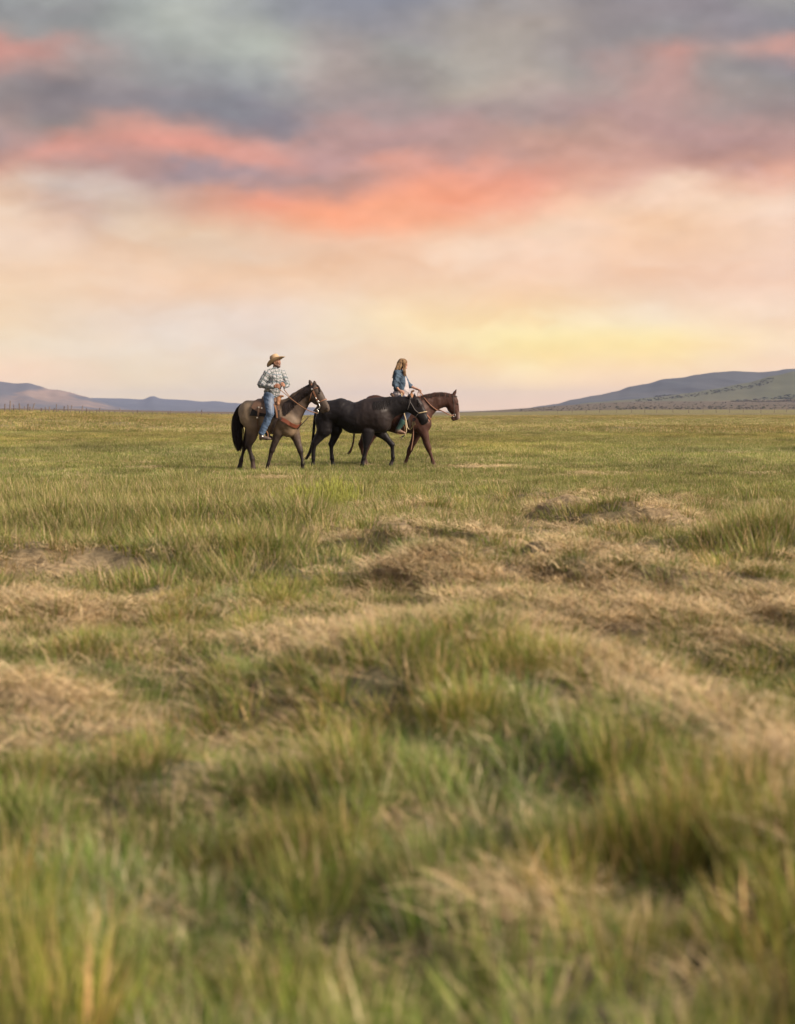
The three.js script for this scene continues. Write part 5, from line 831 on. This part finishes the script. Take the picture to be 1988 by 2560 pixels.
kind('mixed_grass', 'yellowing olive grass mixed with dry stems', many(5, { n: 54, r: 0.11, h: 0.165, w: 0.005, cols: [GREEN, GREEN, OLIVE, OLIVE, OLIVE, DRY], lean: 0.5, curl: 0.9, seg: 4 }));
kind('bank_grass', 'upright yellow green grass on the bank nearest the camera', many(6, { n: 52, r: 0.095, h: 0.2, w: 0.0058, cols: [GREEN, GREEN, GREEN, GREEN, OLIVE, OLIVE, OLIVE, DRY], lean: 0.28, curl: 0.55, seg: 4 }));
kind('straw_mat', 'matted pale dead grass lying on the hummocks', many(5, { n: 90, r: 0.15, h: 0.17, w: 0.0042, cols: [DRY], flat: true, seg: 4 }));
kind('straw_stubble', 'short upright dry stubble on the crests', many(4, { n: 60, r: 0.13, h: 0.12, w: 0.0045, cols: [DRY, DRY, DRY, OLIVE], lean: 0.7, curl: 0.8, seg: 3 }));
kind('tall_grass', 'taller olive grass with pale seed heads in the middle distance', many(4, { n: 80, r: 0.22, h: 0.34, w: 0.007, cols: [OLIVE, GREEN, OLIVE, OLIVE, DRY], lean: 0.35, curl: 0.6, seg: 3, head: 0.02 }));
kind('lime_grass', 'bright yellow green clump of flowering grass in the middle', many(3, { n: 60, r: 0.16, h: 0.3, w: 0.007, cols: [LIME, GREEN, OLIVE], lean: 0.4, curl: 0.5, seg: 3, head: 0.4 }));
kind('meadow_grass', 'short even olive grass round the horses', many(4, { n: 150, r: 0.34, h: 0.15, w: 0.0075, cols: [OLIVE, OLIVE, GREEN, GREEN, DRY], lean: 0.5, curl: 0.7, seg: 2 }));
kind('far_grass', 'distant olive grass out to the fence', many(4, { n: 280, r: 1.1, h: 0.16, w: 0.013, cols: [OLIVE, OLIVE, GREEN, DRY], lean: 0.5, curl: 0.6, seg: 2 }));
kind('fine_litter', 'thin scattered dead stems between the tufts', many(3, { n: 40, r: 0.2, h: 0.14, w: 0.0035, cols: [DRY], flat: true, seg: 3 }));
const _m = new THREE.Matrix4(), _q = new THREE.Quaternion(), _e = new THREE.Euler(), _s = new THREE.Vector3(), _p = new THREE.Vector3();
function plant(name, x, z, s, sy, tint = 1, warm = 0, ox = 0, oz = 0) {
  const k = kinds[name], v = k.list[Math.floor(gr() * k.list.length)]; _e.set((gr() - 0.5) * 0.16, gr() * 6.283, (gr() - 0.5) * 0.16); _q.setFromEuler(_e); if (ox || oz) _q.premultiply(new THREE.Quaternion().setFromEuler(new THREE.Euler(oz, 0, -ox))); _s.set(s, sy, s); _p.set(x, height(x, z) - 0.005, z);
  v.mats.push(_m.compose(_p, _q, _s).toArray()); v.cols.push([tint * (1 + warm), tint, tint * (1 - warm)]);
}
const bright = groundAt(800, 1300);
// area-uniform points in a sector of ground
function sector(d0, d1, half, per, fn) { const area = (d1 * d1 - d0 * d0) * half, n = Math.floor(area * per); for (let i = 0; i < n; i++) { const d = Math.sqrt(lerp(d0 * d0, d1 * d1, gr())), a = (gr() * 2 - 1) * half; fn(Math.sin(a) * d, -Math.cos(a) * d, d); } }
const tallAt = (x, z) => { const l = Math.exp(-(((x + 3.2) / 2.6) ** 2) - ((z + 18.5) / 5.5) ** 2), r = Math.exp(-(((x - 3.3) / 2.2) ** 2) - ((z + 18) / 2.2) ** 2) * 0.9, t = Math.exp(-(((x - 2.9) / 0.7) ** 2) - ((z + 12.7) / 0.6) ** 2), c = Math.exp(-(((x + 0.5) / 1.6) ** 2) - ((z + 15.5) / 1.6) ** 2) * 0.6; return Math.max(l, r, t, c); };
const nearGround = (x, z, d) => {
  const { straw, soil, green } = cover(x, z), n = fbm(x * 0.8, z * 0.8, 3, 501), t = 0.65 + 0.7 * fbm(x * 2.8, z * 2.8, 3, 505), u = gr();
  if (u < straw) { const k = gr(); plant(k < 0.55 ? 'straw_mat' : k < 0.8 ? 'straw_stubble' : 'mixed_grass', x, z, 0.8 + 0.5 * gr(), 0.7 + 0.5 * gr(), 0.7 + 0.45 * gr()); return; }
  if (gr() < soil * 0.92) { if (gr() < 0.25) plant('fine_litter', x, z, 1, 1, 0.7); return; }
  if (gr() < 0.08 + 0.12 * sstep(4.5, 6, d)) plant('fine_litter', x, z, 1, 1, 0.8);
  const back = sstep(4.4, 5.4, d) * (1 - 0.75 * green), dens = lerp(0.28 + 0.72 * sstep(0.36, 0.5, fbm(x * 3.2, z * 3.2, 3, 511)), 0.25 + 0.75 * sstep(0.36, 0.52, fbm(x * 2.0, z * 1.6, 3, 511)), back); if (gr() > dens) { if (gr() < 0.2) plant('straw_mat', x, z, 0.9, 0.6, 0.75 + 0.3 * gr()); else if (gr() < 0.6) plant('mixed_grass', x, z, 0.9, 0.4 + 0.2 * gr(), t); return; }
  const k = tussock(x, z, 0.3, 601); if (gr() < sstep(0.42, 0.75, k[0]) * lerp(0.45, 0.8, back)) { if (gr() < 0.1 + 0.25 * back) plant('fine_litter', x, z, 0.9, 0.8, 0.8); return; }
  const h = (0.35 + 0.6 * fbm(x * 2.6, z * 2.6, 3, 515) + 0.25 * gr()) * lerp(1.35, 0.6, clamp(k[0] / 0.7)) * (0.75 + 0.5 * k[3]) * lerp(lerp(1.15, 1.05, green * sstep(5, 6.5, d)), 0.9, back);
  plant(n + green * 0.2 + (k[3] - 0.5) * 0.35 + 0.08 * (1 - back) > 0.5 ? (gr() > back + green * sstep(5.2, 6, d) * 0.7 ? 'bank_grass' : 'lush_grass') : (gr() > back + 0.1 ? 'bank_grass' : 'mixed_grass'), x, z, 0.75 + 0.3 * gr(), h, t * (0.72 + 0.55 * hash2(Math.floor(k[3] * 9999), 3, 5)), (k[3] - 0.5) * 0.3, k[1] * lerp(0.25, 0.55, back), k[2] * lerp(0.25, 0.55, back));
};
sector(2.0, 6, 0.6, 170, nearGround);
sector(6, 11, 0.42, 170, nearGround);
sector(11, 30, 0.37, 60, (x, z, d) => {
  const { straw, soil, green } = cover(x, z), t = 0.7 + 0.6 * fbm(x * 1.2, z * 1.2, 3, 521), tl = tallAt(x + (gr() - 0.5) * 0.5, z + (gr() - 0.5) * 0.5), near = 1 - sstep(20, 30, d);
  if (Math.hypot((x - bright[0]) / 0.5, (z - bright[1]) / 0.8) < 0.3 + 1.1 * gr() * fbm(x * 4, z * 4, 2, 571) + 0.3 * gr() && gr() < 0.6) { plant('lime_grass', x, z, 1, 0.85 + 0.4 * gr()); return; }
  if (gr() < straw * 0.95) { const k = gr(); plant(k < 0.5 ? 'straw_mat' : k < 0.78 ? 'straw_stubble' : gr() < 0.4 ? 'lush_grass' : 'mixed_grass', x, z, 1.0 + 0.5 * gr(), 0.6 + 0.5 * gr(), 0.7 + 0.45 * gr()); return; }
  if (gr() < soil * 0.9) return;
  const h = 0.45 + 0.6 * fbm(x * 0.9, z * 0.9, 3, 525); if (gr() < 0.45 * near * (1 - green) * (1 - sstep(0.36, 0.54, fbm(x * 1.1, z * 0.8, 3, 526)))) { plant(gr() < 0.35 ? 'straw_mat' : 'mixed_grass', x, z, 1.3, 0.5, 0.75 + 0.4 * gr()); return; }
  if (gr() < tl * 0.7) plant('tall_grass', x, z, 1, 0.5 + 0.4 * gr(), t);
  else if (gr() < 0.75 * near) { const k = tussock(x, z, 0.5, 611); if (gr() < sstep(0.45, 0.8, k[0]) * 0.75) return; plant(fbm(x * 0.5, z * 0.5, 3, 527) + green * 0.15 + (k[3] - 0.5) * 0.3 > 0.52 ? 'lush_grass' : 'mixed_grass', x, z, 1.15, h * lerp(1.5, 0.7, clamp(k[0] / 0.7)) * (0.7 + 0.6 * k[3]) * (1 + 0.4 * green), t * (0.75 + 0.5 * hash2(Math.floor(k[3] * 9999), 3, 5)), (k[3] - 0.5) * 0.25, k[1] * 0.4, k[2] * 0.4); }
  else if (gr() < 0.45) plant('meadow_grass', x, z, 0.8, h * 1.1, t);
});
sector(30, 95, 0.31, 6.5, (x, z, d) => {
  const { straw } = cover(x, z); if (d < 45 && gr() < straw) { plant('straw_mat', x, z, 1.6, 0.8, 0.9 + 0.3 * gr()); plant('straw_stubble', x + gr() * 0.3, z, 1.6, 0.6, 1); return; }
  const n = fbm(x * 0.3, z * 0.12, 4, 531), k = tussock(x, z * 0.6, 1.1, 621), t = (0.55 + 0.9 * n) * (0.78 + 0.44 * k[3]); if (gr() < sstep(0.62, 0.72, fbm(x * 0.6 + 5, z * 0.22, 4, 533)) * 0.7) { plant(gr() < 0.5 ? 'straw_mat' : 'straw_stubble', x, z, 1.6, 0.8, 0.8 + 0.3 * gr()); if (gr() < 0.5) return; }
  plant('meadow_grass', x, z, 1.0 + 0.3 * gr(), (0.55 + 0.5 * fbm(x * 0.5, z * 0.3, 3, 535)) * lerp(1.45, 0.75, clamp(k[0] / 0.7)) * (d < 44 ? 0.95 : 1.25), t, (fbm(x * 0.1, z * 0.06, 3, 537) - 0.4) * 0.3);
});
sector(28, 45, 0.31, 8, (x, z) => { const { straw } = cover(x, z); if (gr() > straw) { const k = tussock(x, z, 0.7, 631); plant('meadow_grass', x, z, 0.8, (0.4 + 0.5 * gr()) * lerp(1.5, 0.8, clamp(k[0] / 0.7)), (0.6 + 0.7 * fbm(x, z, 3, 541)) * (0.8 + 0.4 * k[3])); } });
sector(90, 430, 0.29, 0.42, (x, z, d) => { const n = fbm(x * 0.09, z * 0.03, 5, 551) * 1.5 - 0.25; plant('far_grass', x, z, 1.3 + 0.5 * gr(), (0.7 + 0.6 * gr()) * (1 + sstep(200, 400, d) * 0.5), 0.75 + 0.5 * n, (fbm(x * 0.03, z * 0.02, 3, 553) - 0.35) * 0.3); });
for (const [name, { label, list }] of Object.entries(kinds)) {
  const group = new THREE.Group(); group.name = name; scene.add(group); tag(group, label, 'grass', { kind: 'stuff' });
  list.forEach((v) => {
    if (!v.mats.length) return; const im = new THREE.InstancedMesh(v.geo, /straw|litter/.test(name) ? strawBlades : blades, v.mats.length); im.name = 'blades'; im.userData.kind = 'stuff'; im.castShadow = im.receiveShadow = true;
    v.mats.forEach((m, i) => { im.setMatrixAt(i, _m.fromArray(m)); im.setColorAt(i, new THREE.Color().setRGB(...v.cols[i])); }); group.add(im);
  });
}

renderer.render(scene, camera);
